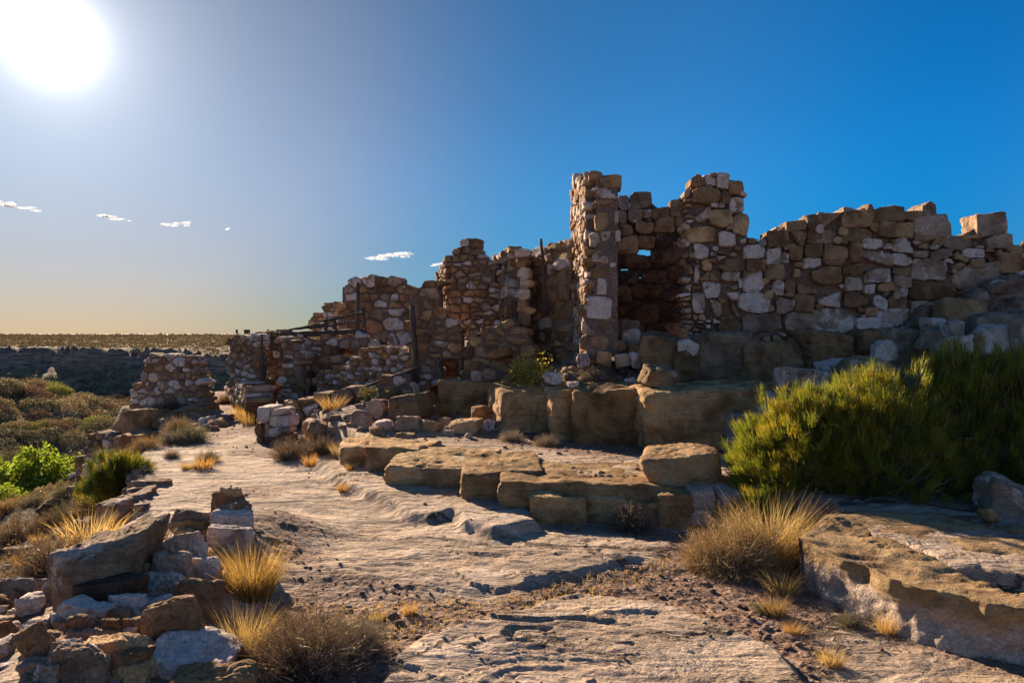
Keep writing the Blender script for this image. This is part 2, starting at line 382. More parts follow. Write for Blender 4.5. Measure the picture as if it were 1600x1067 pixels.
def ground_material():
    m, nt = new_mat('desert_ground'); b = NB(nt)
    out = b.n('ShaderNodeOutputMaterial'); bs = b.n('ShaderNodeBsdfPrincipled'); tc = b.n('ShaderNodeTexCoord')
    v = tc.outputs['Object']
    at = b.n('ShaderNodeAttribute', attribute_name='cover'); sp = b.n('ShaderNodeSeparateColor'); b.l(at.outputs['Color'], sp.inputs[0])
    dirt, slope, cliff = sp.outputs[0], sp.outputs[1], sp.outputs[2]
    st = b.n('ShaderNodeMapping'); st.inputs['Scale'].default_value = (.55, 1.25, 1); st.inputs['Rotation'].default_value = (0, 0, .35); b.l(v, st.inputs[0]); sv = st.outputs[0]
    n0 = b.noise(sv, .9, 5, .6, .5); n1 = b.noise(sv, 3.2, 6, .65, .7); n2 = b.noise(sv, 14, 5, .65, .3); n3 = b.noise(v, 75, 4, .65)
    rock = b.mix(b.ramp(n0, .38, .62), (.37, .275, .195), (.46, .355, .265))
    rock = b.mix(b.ramp(n1, .50, .66, 0, .8), rock, (.56, .455, .37))
    rock = b.mix(b.ramp(b.noise(sv, 2.1, 6, .7, 1.0), .49, .62, 0, .75), rock, (.15, .12, .095))
    rock = b.mix(b.ramp(b.noise(sv, 7, 6, .72, .6), .54, .64, 0, .75), rock, (.11, .088, .072))
    rock = b.mix(b.ramp(b.noise(v, 1.4, 4, .6, .4), .55, .7, 0, .5), rock, (.50, .33, .17))
    rock = b.mix(b.ramp(n2, .3, .7, .35, 0), rock, (.24, .18, .14))
    vo = b.n('ShaderNodeTexVoronoi'); vo.inputs['Scale'].default_value = 26; b.l(v, vo.inputs['Vector'])
    vo2 = b.n('ShaderNodeTexVoronoi'); vo2.inputs['Scale'].default_value = 70; b.l(v, vo2.inputs['Vector'])
    gr = b.mix(b.ramp(n2, .35, .65), (.15, .09, .062), (.26, .17, .12))
    bw = b.n('ShaderNodeRGBToBW'); b.l(vo.outputs['Color'], bw.inputs[0]); peb = b.mix(bw.outputs[0], (.17, .11, .08), (.56, .43, .35))
    gr = b.mix(b.math('MULTIPLY', b.ramp(vo.outputs['Distance'], .2, .42, 1, 0), b.ramp(b.noise(v, 5, 3), .42, .6)), gr, peb)
    gr = b.mix(b.ramp(vo2.outputs['Distance'], .25, .45, .5, 0), gr, (.34, .25, .19))
    ck = b.n('ShaderNodeTexVoronoi'); ck.feature = 'DISTANCE_TO_EDGE'; ck.inputs['Scale'].default_value = .55
    cd = b.n('ShaderNodeVectorMath', operation='MULTIPLY_ADD'); cd.inputs[1].default_value = (1.1, 1.1, 0); b.l(b.noise(v, 1.3, 6, .65, 0, True), cd.inputs[0]); b.l(sv, cd.inputs[2]); b.l(cd.outputs[0], ck.inputs['Vector'])
    crk = b.math('MULTIPLY', b.ramp(ck.outputs['Distance'], .004, .016, 1, 0), b.ramp(b.noise(v, 1.1, 2), .38, .50))
    rock = b.mix(b.math('MULTIPLY', crk, .85), rock, (.06, .045, .035))
    fl = b.math('FRACT', b.math('MULTIPLY', b.noise(sv, 1.6, 6, .62, .4), 14.0))
    rock = b.mix(b.math('MULTIPLY', b.ramp(fl, .90, .99), .55), rock, (.10, .075, .06))
    c = b.mix(dirt, rock, gr)
    far = b.noise(v, .55, 5, .6, .4); far2 = b.noise(v, 2.4, 5, .6, .4)
    sl = b.mix(b.ramp(far, .38, .6), (.13, .10, .06), (.24, .18, .105))
    sl = b.mix(b.ramp(far2, .52, .64, 0, .85), sl, (.06, .055, .03))
    c = b.mix(slope, c, sl)
    cs = b.n('ShaderNodeMapping'); cs.inputs['Scale'].default_value = (.25, .25, 3.5); b.l(v, cs.inputs[0])
    cc = b.mix(b.ramp(b.noise(cs.outputs[0], 1.2, 5, .65, .4), .38, .62), (.13, .085, .06), (.36, .25, .18))
    c = b.mix(cliff, c, cc)
    c = b.mix(1.0, c, b.mix(b.ramp(n3, .3, .7), (.78, .78, .78), (1.18, 1.17, 1.16)), 'MULTIPLY')
    b.l(c, bs.inputs['Base Color']); bs.inputs['Roughness'].default_value = .94; bs.inputs['Specular IOR Level'].default_value = .15
    nb = b.bump(n1, .025, .6)
    # flaking bedding planes
    nb = b.bump(fl, .018, 1.0, nb); nb = b.bump(b.math('SUBTRACT', 1.0, crk), .035, 1.0, nb)
    nb = b.bump(n2, .018, .9, nb)
    nb = b.bump(b.math('MULTIPLY', b.math('SUBTRACT', 1.0, vo.outputs['Distance']), dirt), .022, .8, nb)
    nb = b.bump(n3, .010, .9, nb); nb = b.bump(b.noise(v, 260, 3, .6), .003, .8, nb)
    b.l(nb, bs.inputs['Normal']); b.l(bs.outputs[0], out.inputs[0]); return m
M_GROUND = ground_material()

# ------------------------------------------------------------------ object helpers
def mesh_np(name, verts, quads=None, tris=None, mat=None, smooth=True):
    verts = np.asarray(verts, np.float32)
    me = bpy.data.meshes.new(name)
    nq = 0 if quads is None else len(quads); nt_ = 0 if tris is None else len(tris)
    me.vertices.add(len(verts)); me.vertices.foreach_set('co', verts.ravel())
    loops = []
    starts = []
    if nq: loops.append(np.asarray(quads, np.int32).ravel()); starts.append(np.arange(nq)*4)
    if nt_: loops.append(np.asarray(tris, np.int32).ravel()); starts.append(nq*4 + np.arange(nt_)*3)
    lp = np.concatenate(loops); me.loops.add(len(lp)); me.loops.foreach_set('vertex_index', lp)
    me.polygons.add(nq + nt_); me.polygons.foreach_set('loop_start', np.concatenate(starts).astype(np.int32))
    if smooth: me.polygons.foreach_set('use_smooth', np.ones(nq + nt_, bool))
    me.update(calc_edges=True)
    if mat: me.materials.append(mat)
    return me
def sharp(me):
    me.set_sharp_from_angle(angle=math.radians(34)); return me
def link(name, data, parent=None, loc=(0, 0, 0), rot=None, color=None):
    o = bpy.data.objects.new(name, data); COL.objects.link(o)
    o.location = loc
    if rot is not None: o.rotation_euler = rot
    if color is not None: o.color = color
    if parent: o.parent = parent
    return o
def tag(o, label=None, cat=None, group=None, kind=None):
    if label: o['label'] = label
    if cat: o['category'] = cat
    if group: o['group'] = group
    if kind: o['kind'] = kind
    return o
def thing(name, label, cat, loc=(0, 0, 0), rz=0, group=None):
    return tag(link(name, None, None, loc, (0, 0, rz)), label, cat, group)

TONES = {  # colour of the stone and share of pale patches
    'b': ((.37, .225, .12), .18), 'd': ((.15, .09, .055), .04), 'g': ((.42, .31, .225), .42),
    'p': ((.60, .46, .355), .75), 't': ((.52, .34, .175), .30), 'w': ((.56, .46, .40), .85), 'o': ((.46, .28, .13), .18)}
def tone(k):
    c, a = TONES[k]; f = random.uniform(.74, 1.36); h = random.uniform(-.06, .06)
    return (c[0]*f*(1+h), c[1]*f, c[2]*f*(1-h), min(1, max(0, a + random.uniform(-.12, .15))))

_cg = {}
def cubegrid(n):
    if n in _cg: return _cg[n]
    idx = {}; V = []; Q = []
    def vid(p):
        if p not in idx: idx[p] = len(V); V.append(p)
        return idx[p]
    for ax in range(3):
        for s in (0, n):
            for i in range(n):
                for j in range(n):
                    def pt(a, b):
                        q = [0, 0, 0]; q[ax] = s; q[(ax+1) % 3] = a; q[(ax+2) % 3] = b; return tuple(q)
                    f = [vid(pt(i, j)), vid(pt(i+1, j)), vid(pt(i+1, j+1)), vid(pt(i, j+1))]
                    Q.append(f if s else f[::-1])
    V = np.array(V, float)/n*2 - 1
    _cg[n] = (V, np.array(Q)); return _cg[n]

def polytope(N, D, half, n, p=11, amp=.04, freq=3.0, seed=0.0, strata=0.0, oct=4):
    V, Q = cubegrid(n)
    dirs = V*half
    t = np.maximum((dirs @ N.T)/D, 1e-6)
    r = (t**p).sum(1)**(-1.0/p)
    pts = dirs*r[:, None]
    nr = pts/(half**1.0); nr = nr/np.linalg.norm(nr, axis=1)[:, None]
    nr = nr/half; nr /= np.linalg.norm(nr, axis=1)[:, None]
    q = pts*freq + seed
    dsp = fbm(q[:, 0], q[:, 1], q[:, 2], oct, 2.1, .55)
    q2 = q*2.7 + 11.0
    rd = 1 - np.abs(fbm(q2[:, 0], q2[:, 1], q2[:, 2], max(2, oct-1), 2.1, .55))*2.2
    pts = pts + nr*(dsp*amp*1.15 + (rd-.5)*amp*.45)[:, None]
    if strata:
        zz = pts[:, 2] + .02*fbm(pts[:, 0]*4+seed, pts[:, 1]*4, 0.0, 2)
        s = noise3(zz*22 + seed, zz*0 + seed, zz*0) + .5*noise3(zz*55 + seed, zz*0, zz*0)
        pts[:, 0] *= 1 + strata*s; pts[:, 1] *= 1 + strata*s
    return pts, Q

def box_planes(half, jit=.16, cuts=4, cutd=(.70, .95), r=random):
    N, D = [], []
    for ax in range(3):
        for s in (-1, 1):
            v = Vector((0, 0, 0)); v[ax] = s
            v += Vector([r.uniform(-jit, jit)/max(.3, half[i]/min(half)) ** .5 for i in range(3)])
            v.normalize(); N.append(v[:]); D.append(half[ax]*r.uniform(.9, 1.0))
    for _ in range(cuts):
        v = Vector([r.gauss(0, 1) for i in range(3)]); v = Vector([v[i]/half[i] for i in range(3)]); v.normalize()
        sup = sum(abs(v[i])*half[i] for i in range(3))
        N.append(v[:]); D.append(sup*r.uniform(*cutd))
    return np.array(N), np.array(D)

HITS = []
def rock(px0, py0, px1, py1, tn, name='loose_rock', label=None, cat='rock', Y=None, depth=None, roll=0, n=None, mat=None,
         group=None, cuts=9, sink=.14, jit=.30, rough=1.25, cutd=(.62, .92), seed=None, parent=None, yaw=None, pitch=0, strata=0.0, dY=0.0, p=22, front=False, minh=1.5):
    r = random.Random(seed if seed is not None else int(px0*7 + py0*13 + px1*3))
    if Y is None:
        Y = ground_hit((px0+px1)/2, py1 - 1)
    Y += dY
    w = (px1-px0)/F*Y/2; h = (py1-py0)/F*Y/2; y_top = py0
    hb = h*(1 + sink)
    d = (depth/2 if depth else w*r.uniform(.65, .95))
    c = P((px0+px1)/2, (py0+py1)/2, Y + d*.8); 
    c.x = (px0+px1)/2; k = (Y + d*.35)
    c = P((px0+px1)/2, (py0+py1)/2, k); c.y = Y + d*.8
    sc = k/Y
    if not front and py0 > HZ + 8:     # the outline's upper edge is the far rim of the top
        zb = HC - (py1-HZ)/F*Y; zt = HC - (py0-HZ)/F*(Y + 1.45*d)
        if zt - zb < minh*h: d = max(.25*d, (HC - (zb + minh*h))*F/(py0-HZ)/1.45 - Y/1.45); d = max(d, .35*w); zt = max(zb + minh*h, HC - (py0-HZ)/F*(Y + 1.45*d))
        hn = (zt - zb)/2; c.z = (zt + zb)/2; c.y = Y + d*.85; h = hn; hb = hn*(1+sink)/sc
    half = np.array([w*sc, d, hb*sc]); c.z -= h*sink
    pxs = max(px1-px0, py1-py0)
    if Y > 25: Y = 25.0
    if n is None: n = 4 if pxs < 14 else 6 if pxs < 26 else 9 if pxs < 50 else 15 if pxs < 110 else 26
    N, D = box_planes(half, jit, cuts, cutd, r)
    m_ = min(half)
    pts, Q = polytope(N, D, half, n, p, amp=(.10*m_ + .012)*rough, freq=1.1/max(m_, .05)**.8, seed=r.uniform(0, 50), strata=strata, oct=5 if n > 10 else 3)
    # fit silhouette back to the box
    if roll: 
        R = Matrix.Rotation(math.radians(roll), 3, 'Y'); pts = pts @ np.array(R).T
        ex = np.abs(pts).max(0); pts = pts*np.array([half[0]/ex[0], 1, half[2]/ex[2]])
    if pitch: pts = pts @ np.array(Matrix.Rotation(math.radians(pitch), 3, 'X')).T
    yw = yaw if yaw is not None else r.uniform(-14, 14)
    pts[:, 2] += half[2]
    me = sharp(mesh_np(name, pts, quads=Q, mat=mat or M_STONE))
    tc_ = tone(tn)
    if mat is M_LEDGE: tc_ = (tc_[0]*1.12, tc_[1]*1.12, tc_[2]*1.05, tc_[3])
    o = link(name, me, parent, (c.x, c.y, c.z - half[2]), (0, 0, math.radians(yw)), tc_)
    if label: tag(o, label, cat, group)
    return o

# ------------------------------------------------------------------ ground sheet
def build_ground():
    th = np.concatenate([np.radians(np.linspace(-180, -42, 90, endpoint=False)), np.radians(np.linspace(-42, 42, 640, endpoint=False)), np.radians(np.linspace(42, 180, 90))])
    rs = [0.25, .6, 1.0, 1.5, 2.0, 2.4]
    while rs[-1] < 7000:
        q = rs[-1]
        st = max(q*q/(HC*F)*1.55, .010) if q < 14 else q*.0115 if q < 130 else q*.03
        rs.append(q + st)
    rs = np.array(rs)
    T, R = np.meshgrid(th, rs)
    X = np.sin(T)*R; Yc = np.cos(T)*R
    Z, a, b, c = height(X, Yc, True, True)
    nr, nc = X.shape
    V = np.stack([X.ravel(), Yc.ravel(), Z.ravel()], 1)
    i = np.arange(nr-1)[:, None]*nc + np.arange(nc-1)[None, :]
    Q = np.stack([i, i+1, i+nc+1, i+nc], -1).reshape(-1, 4)[:, ::-1]
    V = np.vstack([V, [[0, 0, float(Z[0, 0])]]]); cI = len(V)-1
    tr = np.stack([np.full(nc-1, cI), np.arange(nc-1)+1, np.arange(nc-1)], 1)
    me = mesh_np('ground', V, quads=Q, tris=tr, mat=M_GROUND)
    at = me.color_attributes.new('cover', 'FLOAT_COLOR', 'POINT')
    cv = np.zeros((len(V), 4), np.float32); cv[:-1, 0] = a.ravel(); cv[:-1, 1] = b.ravel(); cv[:-1, 2] = c.ravel(); cv[:, 3] = 1
    at.data.foreach_set('color', cv.ravel())
    o = link('ground', me); o['kind'] = 'structure'
    print('ground quads', len(Q))
build_ground()
#@@WALLS
# ------------------------------------------------------------------ stone masonry
def clip_half(poly, a, bx, by):
    """keep the side of the line nearest a: points p with (p-m).n <= 0"""
    mx, my = bx; nx, ny = by
    out = []; n = len(poly)
    for i in range(n):
        p, q = poly[i], poly[(i+1) % n]
        dp = (p[0]-mx)*nx + (p[1]-my)*ny; dq = (q[0]-mx)*nx + (q[1]-my)*ny
        if dp <= 0: out.append(p)
        if (dp < 0 < dq) or (dq < 0 < dp):
            t = dp/(dp-dq); out.append((p[0]+t*(q[0]-p[0]), p[1]+t*(q[1]-p[1])))
    return out
def inpoly(x, y, poly):
    c = False; n = len(poly)
    for i in range(n):
        x0, y0 = poly[i]; x1, y1 = poly[(i+1) % n]
        if (y0 > y) != (y1 > y) and x < x0 + (y-y0)*(x1-x0)/(y1-y0): c = not c
    return c
def voronoi_cells(outline, holes, cw, chh, r, an=1.35, irr=.28):
    """irregular courses of rubble: cells as polygons in wall coordinates"""
    us = [p[0] for p in outline]; vs = [p[1] for p in outline]
    u0, u1, v0, v1 = min(us)-2*cw, max(us)+2*cw, min(vs)-2*chh, max(vs)+2*chh
    S = []; v = v0
    while v < v1:
        h = chh*r.uniform(.6, 1.4); u = u0 + r.uniform(0, cw)
        while u < u1:
            w = cw*r.choice((.5, .7, .85, 1, 1.15, 1.5))*r.uniform(.85, 1.15)
            if r.random() < .16 and h > chh*.9:
                S.append((u+w/2, v+h*.26)); S.append((u+w/2+r.uniform(-.1, .1)*w, v+h*.76))
            else: S.append((u+w/2, v+h/2 + r.uniform(-irr, irr)*h))
            u += w
        v += h
    A = np.array([(a/an, b_) for a, b_ in S])
    cells = []
    R = 2.6*max(cw/an, chh)
    for i, (a, b_) in enumerate(S):
        if not inpoly(a, b_, outline) or any(inpoly(a, b_, hh) for hh in holes): continue
        pa = A[i]; d = A - pa; d2 = (d**2).sum(1); near = np.where((d2 < R*R) & (d2 > 1e-9))[0]
        near = near[np.argsort(d2[near])][:22]
        lim = 1.0
        poly = [(pa[0]-cw*lim/an, pa[1]-chh*lim), (pa[0]+cw*lim/an, pa[1]-chh*lim), (pa[0]+cw*lim/an, pa[1]+chh*lim), (pa[0]-cw*lim/an, pa[1]+chh*lim)]
        for j in near:
            q = A[j]; poly = clip_half(poly, None, ((pa[0]+q[0])/2, (pa[1]+q[1])/2), (q[0]-pa[0], q[1]-pa[1]))
            if len(poly) < 3: break
        if len(poly) >= 3: cells.append([(p[0]*an, p[1]) for p in poly])
    return cells

def stone_from_poly(poly, th, gap, n, r, amp=1.0, tilt=.10):
    cx = sum(p[0] for p in poly)/len(poly); cy = sum(p[1] for p in poly)/len(poly)
    N, D = [], []
    ux = max(abs(p[0]-cx) for p in poly); uy = max(abs(p[1]-cy) for p in poly)
    m = len(poly)
    A2 = sum(poly[i][0]*poly[(i+1) % m][1] - poly[(i+1) % m][0]*poly[i][1] for i in range(m))
    sgn = 1 if A2 > 0 else -1
    for i in range(m):
        x0, y0 = poly[i]; x1, y1 = poly[(i+1) % m]
        dx, dy = x1-x0, y1-y0; L = math.hypot(dx, dy)
        if L < 1e-4: continue
        nx, ny = sgn*dy/L, -sgn*dx/L
        d = (x0-cx)*nx + (y0-cy)*ny - gap/2
        N.append((nx, 0, ny)); D.append(max(d, .012))
    half = np.array([max(ux-gap/2, .015), th/2, max(uy-gap/2, .015)])
    for s in (-1, 1):
        v = Vector((r.uniform(-tilt, tilt), s, r.uniform(-tilt, tilt))).normalized(); N.append(v[:]); D.append(th/2*r.uniform(.97, 1.0) - .01)
    for _ in range(3):
        v = Vector((r.gauss(0, 1)/half[0], -abs(r.gauss(0, 1))/half[1]*1.2, r.gauss(0, 1)/half[2])).normalized()
        sup = sum(abs(v[i])*half[i] for i in range(3)); N.append(v[:]); D.append(sup*r.uniform(.72, .92))
    pts, Q = polytope(np.array(N), np.array(D), half, n, 46, (.11*min(half[0], half[2]) + .006)*amp, 1.0/max(min(half[0], half[2]), .03)**.75, r.uniform(0, 60), 0, 3)
    return cx, cy, pts, Q

class Panel:
    """a vertical wall plane from (pxL, YL) to (pxR, YR); outline given in photo pixels"""
    def __init__(s, pxL, YL, pxR, YR, th=.36):
        s.a = Vector(((pxL-800)/F*YL, YL)); s.b = Vector(((pxR-800)/F*YR, YR)); s.d = (s.b-s.a).normalized(); s.th = th
        s.ang = math.atan2(s.d.y, s.d.x)
    def uv(s, px, py):
        kx = (px-800)/F   # ray (kx*Y, Y)
        # a + t d = (kx Y, Y)
        den = s.d.x - kx*s.d.y
        t = (kx*s.a.y - s.a.x)/den; Y = s.a.y + t*s.d.y
        return (t, HC - (py-HZ)/F*Y)
    def poly(s, pl): return [s.uv(*q) for q in pl]
def build_panel(root, pan, outline, cw, chh, holes=(), pal='bbbtgp', gap=.03, mort=(.15, .105, .075, 1), recess=.06, n=4, seed=1, explicit=None,
                expl_rest=True, tones=None, amp=1.0, jut=.03, dry=False, fill=True, an=1.35, mclose=1.0):
    r = random.Random(seed); st = random.getstate(); random.seed(seed)
    ol = pan.poly(outline); hl = [pan.poly(h) for h in holes]
    polys = []
    if explicit:
        for (x0, y0, x1, y1, tn) in explicit:
            ex = .045*(x1-x0) + .7; ey = .045*(y1-y0) + .7; ex *= r.uniform(.3, 1.1); ey *= r.uniform(.3, 1.1); x0 -= ex; x1 += ex; y0 -= ey; y1 += ey
            w, h = x1-x0, y1-y0; c = [r.choice((r.uniform(.03, .16), r.uniform(.03, .2), r.uniform(.2, .46))) for _ in range(4)]
            q = [(x0+w*c[0], y0+h*r.uniform(0, .05)), (x1-w*c[1], y0+h*r.uniform(0, .07)), (x1-w*r.uniform(0, .05), y0+h*c[1]*.8), (x1-w*r.uniform(0, .06), y1-h*c[2]*.8),
                 (x1-w*c[2], y1-h*r.uniform(0, .05)), (x0+w*c[3], y1-h*r.uniform(0, .05)), (x0+w*r.uniform(0, .05), y1-h*c[3]*.8), (x0+w*r.uniform(0, .05), y0+h*c[0]*.8)]
            aa = r.uniform(-.10, .10); mx_, my_ = (x0+x1)/2, (y0+y1)/2; q = [(mx_ + (a_-mx_)*math.cos(aa) - (b_-my_)*math.sin(aa), my_ + (a_-mx_)*math.sin(aa) + (b_-my_)*math.cos(aa)) for a_, b_ in q]
            q = q[::-1]
            polys.append((pan.poly(q), tn, (y1-y0+x1-x0)/2))
    if expl_rest:
        for c in voronoi_cells(ol, hl, cw, chh, r, an):
            if explicit:
                cx = sum(p[0] for p in c)/len(c); cy = sum(p[1] for p in c)/len(c)
                bad = False
                for (pl, _, _) in polys[:len(explicit)]:
                    if inpoly(cx, cy, pl) or sum(inpoly(p[0], p[1], pl) for p in c) >= 2 + (len(c) > 4): bad = True; break
                if bad: continue
            polys.append((c, None, 12))
    th = pan.th; ca, sa = math.cos(pan.ang), math.sin(pan.ang)
    # mortar core as a closed sheet on a fine grid
    allu = [p[0] for c, _, _ in polys for p in c]; allv = [p[1] for c, _, _ in polys for p in c]
    if not allu: random.setstate(st); return
    g = .032
    U0, V0 = min(allu)-.2, min(allv)-.2; nu = int((max(allu)+.2-U0)/g)+1; nv = int((max(allv)+.2-V0)/g)+1
    gu = U0 + (np.arange(nu)+.5)*g; gv = V0 + (np.arange(nv)+.5)*g
    GU, GV = np.meshgrid(gu, gv)
    mask = np.zeros(GU.shape, bool)
    for c, _, _ in polys:
        cu = [p[0] for p in c]; cv = [p[1] for p in c]
        i0, i1 = max(0, int((min(cu)-U0)/g)-1), int((max(cu)-U0)/g)+2; j0, j1 = max(0, int((min(cv)-V0)/g)-1), int((max(cv)-V0)/g)+2
        d = sd_poly(GU[j0:j1, i0:i1], GV[j0:j1, i0:i1], c)
        mask[j0:j1, i0:i1] |= d > -.004
    def dil(m, k):
        for _ in range(k):
            q = m.copy(); q[1:] |= m[:-1]; q[:-1] |= m[1:]; q[:, 1:] |= m[:, :-1]; q[:, :-1] |= m[:, 1:]; m = q
        return m
    k = 3 if explicit else 1
    if mclose < 1: k = 1
    mask = ~dil(~dil(mask, k), k + 1)
    if fill: mask |= (sd_poly(GU, GV, ol) > .05)
    for h in hl: mask &= sd_poly(GU, GV, h) < .01
    J, I = np.where(mask)
    if len(J):
        vid = -np.ones((2, nv+1, nu+1), int); V = []
        nz = fbm(np.add.outer(np.zeros(nv+1), np.arange(nu+1)*g*3), np.add.outer(np.arange(nv+1)*g*3, np.zeros(nu+1)), seed*1.3, 4)
        used = np.zeros((nv+1, nu+1), bool)
        for a_, b_ in ((0, 0), (1, 0), (0, 1), (1, 1)): used[J+b_, I+a_] = True
        jj, ii = np.where(used); m = len(jj)
        jx = fbm(ii*g*6.0, jj*g*6.0, seed+.5, 2)*g*.5
        hh = th/2 - recess + nz[jj, ii]*.022
        uu = U0 + ii*g + jx; vv = V0 + jj*g + jx
        UG = np.zeros(used.shape); VG = np.zeros(used.shape); UG[jj, ii] = uu; VG[jj, ii] = vv; W = used.astype(float)
        for _ in range(4):
            def nb4(A): 
                B = np.pad(A, 1); return B[:-2, 1:-1] + B[2:, 1:-1] + B[1:-1, :-2] + B[1:-1, 2:]
            c_ = np.maximum(nb4(W), 1); UG = np.where(used, .4*UG + .6*nb4(UG*W)/c_, 0); VG = np.where(used, .4*VG + .6*nb4(VG*W)/c_, 0)
        uu, vv = UG[jj, ii], VG[jj, ii]
        V = np.concatenate([np.stack([uu, -hh, vv], 1), np.stack([uu, hh, vv], 1)])
        vid[0, jj, ii] = np.arange(m); vid[1, jj, ii] = np.arange(m) + m
        f = [vid[0, J, I], vid[0, J, I+1], vid[0, J+1, I+1], vid[0, J+1, I]]
        bq = [vid[1, J, I], vid[1, J+1, I], vid[1, J+1, I+1], vid[1, J, I+1]]
        Qs = [np.stack(f, 1), np.stack(bq, 1)]
        mp = np.pad(mask, 1)
        for dj, di, (p, q) in ((-1, 0, ((0, 0), (0, 1))), (1, 0, ((1, 1), (1, 0))), (0, -1, ((1, 0), (0, 0))), (0, 1, ((0, 1), (1, 1)))):
            e = ~mp[J+1+dj, I+1+di]; j, i = J[e], I[e]
            Qs.append(np.stack([vid[0, j+q[0], i+q[1]], vid[0, j+p[0], i+p[1]], vid[1, j+p[0], i+p[1]], vid[1, j+q[0], i+q[1]]], 1))
        me = mesh_np('mortar', V, quads=np.vstack(Qs), mat=M_MORTAR)
        mo = link('mortar', me, root, (pan.a.x - root.location.x, pan.a.y - root.location.y, -root.location.z), (0, 0, pan.ang), mort)
    cnt = 0
    for c, tn, szp in polys:
        nn = max(n, 5 if pan.a.y < 17 else 4) if szp < 22 else n+1 if szp < 34 else n+3
        cx, cy, pts, Q = stone_from_poly(c, th + r.uniform(-.3, 1)*jut, (0 if tn else gap)*(r.uniform(.5, 1.3)), nn, r, amp)
        me = sharp(mesh_np('stone', pts, quads=Q, mat=M_STONE))
        tn = tn or r.choice(pal)
        link('stone', me, root, (pan.a.x + ca*cx - root.location.x, pan.a.y + sa*cx - root.location.y, cy - root.location.z), (0, 0, pan.ang + r.uniform(-.04, .04)), tone(tn))
        cnt += 1
    random.setstate(st)
    return cnt
def wall(name, label, cat, pan, group=None):
    m = (pan.a + pan.b)/2
    return thing(name, label, cat, (m.x, m.y, hz(m.x, m.y)), group=group)
def cr(ox, oy, k, lst): return [(ox+a/k, oy+b/k, ox+c/k, oy+d/k, t) for a, b, c, d, t in lst]

# main long wall right of the doorway, traced stone by stone
c2 = cr(1150, 300, 3.556, [(160,222,250,312,'b'),(232,224,275,285,'t'),(256,168,368,230,'b'),(256,230,362,312,'b'),(372,138,428,216,'g'),(428,128,470,188,'b'),
 (450,122,560,232,'b'),(412,198,455,240,'p'),(374,220,436,296,'b'),(443,230,525,298,'g'),(560,112,735,208,'b'),(672,78,735,116,'g'),(708,100,900,178,'b'),(720,178,762,232,'b'),
 (590,210,720,292,'b'),(762,176,948,264,'t'),(895,118,1000,174,'b'),(950,140,1146,278,'g'),(990,66,1078,150,'g'),(800,95,880,112,'g'),(26,304,145,378,'p'),(145,318,222,410,'p'),
 (228,342,268,400,'p'),(274,310,355,386,'b'),(358,298,456,374,'b'),(460,298,588,418,'b'),(600,292,665,394,'b'),(670,268,800,326,'p'),(834,266,958,344,'p'),(670,332,832,432,'g'),
 (838,352,938,416,'p'),(44,382,150,450,'b'),(346,378,450,428,'p'),(138,410,260,492,'b'),(262,430,332,482,'t'),(406,424,556,512,'b'),(564,402,676,474,'b'),(684,436,826,512,'p'),
 (836,426,940,474,'b'),(838,476,938,538,'g'),(946,374,1155,498,'p'),(22,452,130,566,'p'),(174,496,240,580,'p'),(240,490,312,572,'b'),(316,474,402,570,'b'),(386,542,424,570,'b'),
 (584,482,682,552,'g'),(680,520,740,574,'p'),(758,508,850,556,'b'),(838,532,920,596,'p'),(930,504,1178,600,'b'),(0,558,166,672,'p'),(202,600,296,682,'g'),(302,574,416,668,'b'),
 (422,518,556,640,'p'),(574,558,720,640,'b'),(738,582,804,652,'p'),(810,580,910,656,'b'),(16,676,230,786,'g'),(250,674,392,760,'g'),(398,652,644,776,'p'),(686,646,752,692,'b'),
 (637,698,752,780,'p'),(750,656,922,756,'p'),(930,614,1210,740,'g'),(1105,258,1264,332,'g'),(1042,332,1150,378,'g'),(1215,242,1340,270,'t'),(1342,248,1475,328,'g'),(1222,324,1340,372,'p'),
 (1172,402,1436,562,'g'),(1402,352,1520,458,'b'),(952,338,1030,378,'g'),(1165,355,1222,396,'b'),(1245,382,1330,430,'b'),(1160,400,1235,440,'b'),(1060,272,1100,318,'b'),(1295,124,1462,248,'g'),(1475,305,1530,375,'t'),
 (0,480,18,540,'p'),(150,300,176,340,'t'),(560,250,588,296,'b'),(680,580,690,640,'b'),(290,600,300,640,'p'),(545,212,590,250,'t'),(300,400,345,424,'t')])
c1 = cr(880, 250, 3.333, [(650,92,745,150,'b'),(722,92,782,150,'p'),(782,88,845,165,'p'),(848,118,920,195,'b'),(657,160,795,243,'b'),(800,172,850,240,'b'),(854,200,925,284,'p'),
 (660,250,750,332,'p'),(754,270,868,360,'t'),(872,290,945,398,'t'),(632,352,793,438,'t'),(802,382,878,460,'p'),(668,444,740,520,'p'),(712,526,762,580,'t'),(748,584,808,638,'b'),
 (812,528,902,590,'b'),(812,594,898,636,'p'),(717,644,803,722,'p'),(805,664,895,730,'p'),(664,697,726,800,'p'),(730,732,810,820,'g'),(817,734,905,812,'b'),(805,824,908,920,'b'),
 (692,588,742,635,'b'),(672,562,690,640,'p'),(925,452,1035,520,'p'),(940,524,1020,588,'b'),(1038,470,1108,550,'p'),(1050,376,1128,458,'b'),(640,452,662,540,'d'),(616,170,645,210,'g'),(640,545,666,600,'t')])
main = Panel(1063, 9.75, 1562, 9.35, .42)
w4 = wall('ruined_stone_wall', 'long roofless wall of brown and chalky stones, broken top, right of the dark doorway', 'wall', main)
cz = [(1063,300),(1072,292),(1080,278),(1095,274),(1110,272),(1132,278),(1155,285),(1158,310),(1164,366),(1180,372),(1195,368),(1222,350),(1255,338),(1290,330),(1340,326),(1360,322),(1400,328),(1430,335),(1472,345),(1475,372),(1490,378),(1515,360),(1516,332),(1560,335),(1566,400),(1540,440),(1556,470),(1500,535),(1430,535),(1405,540),(1300,545),(1180,545),(1155,545),(1066,548)]
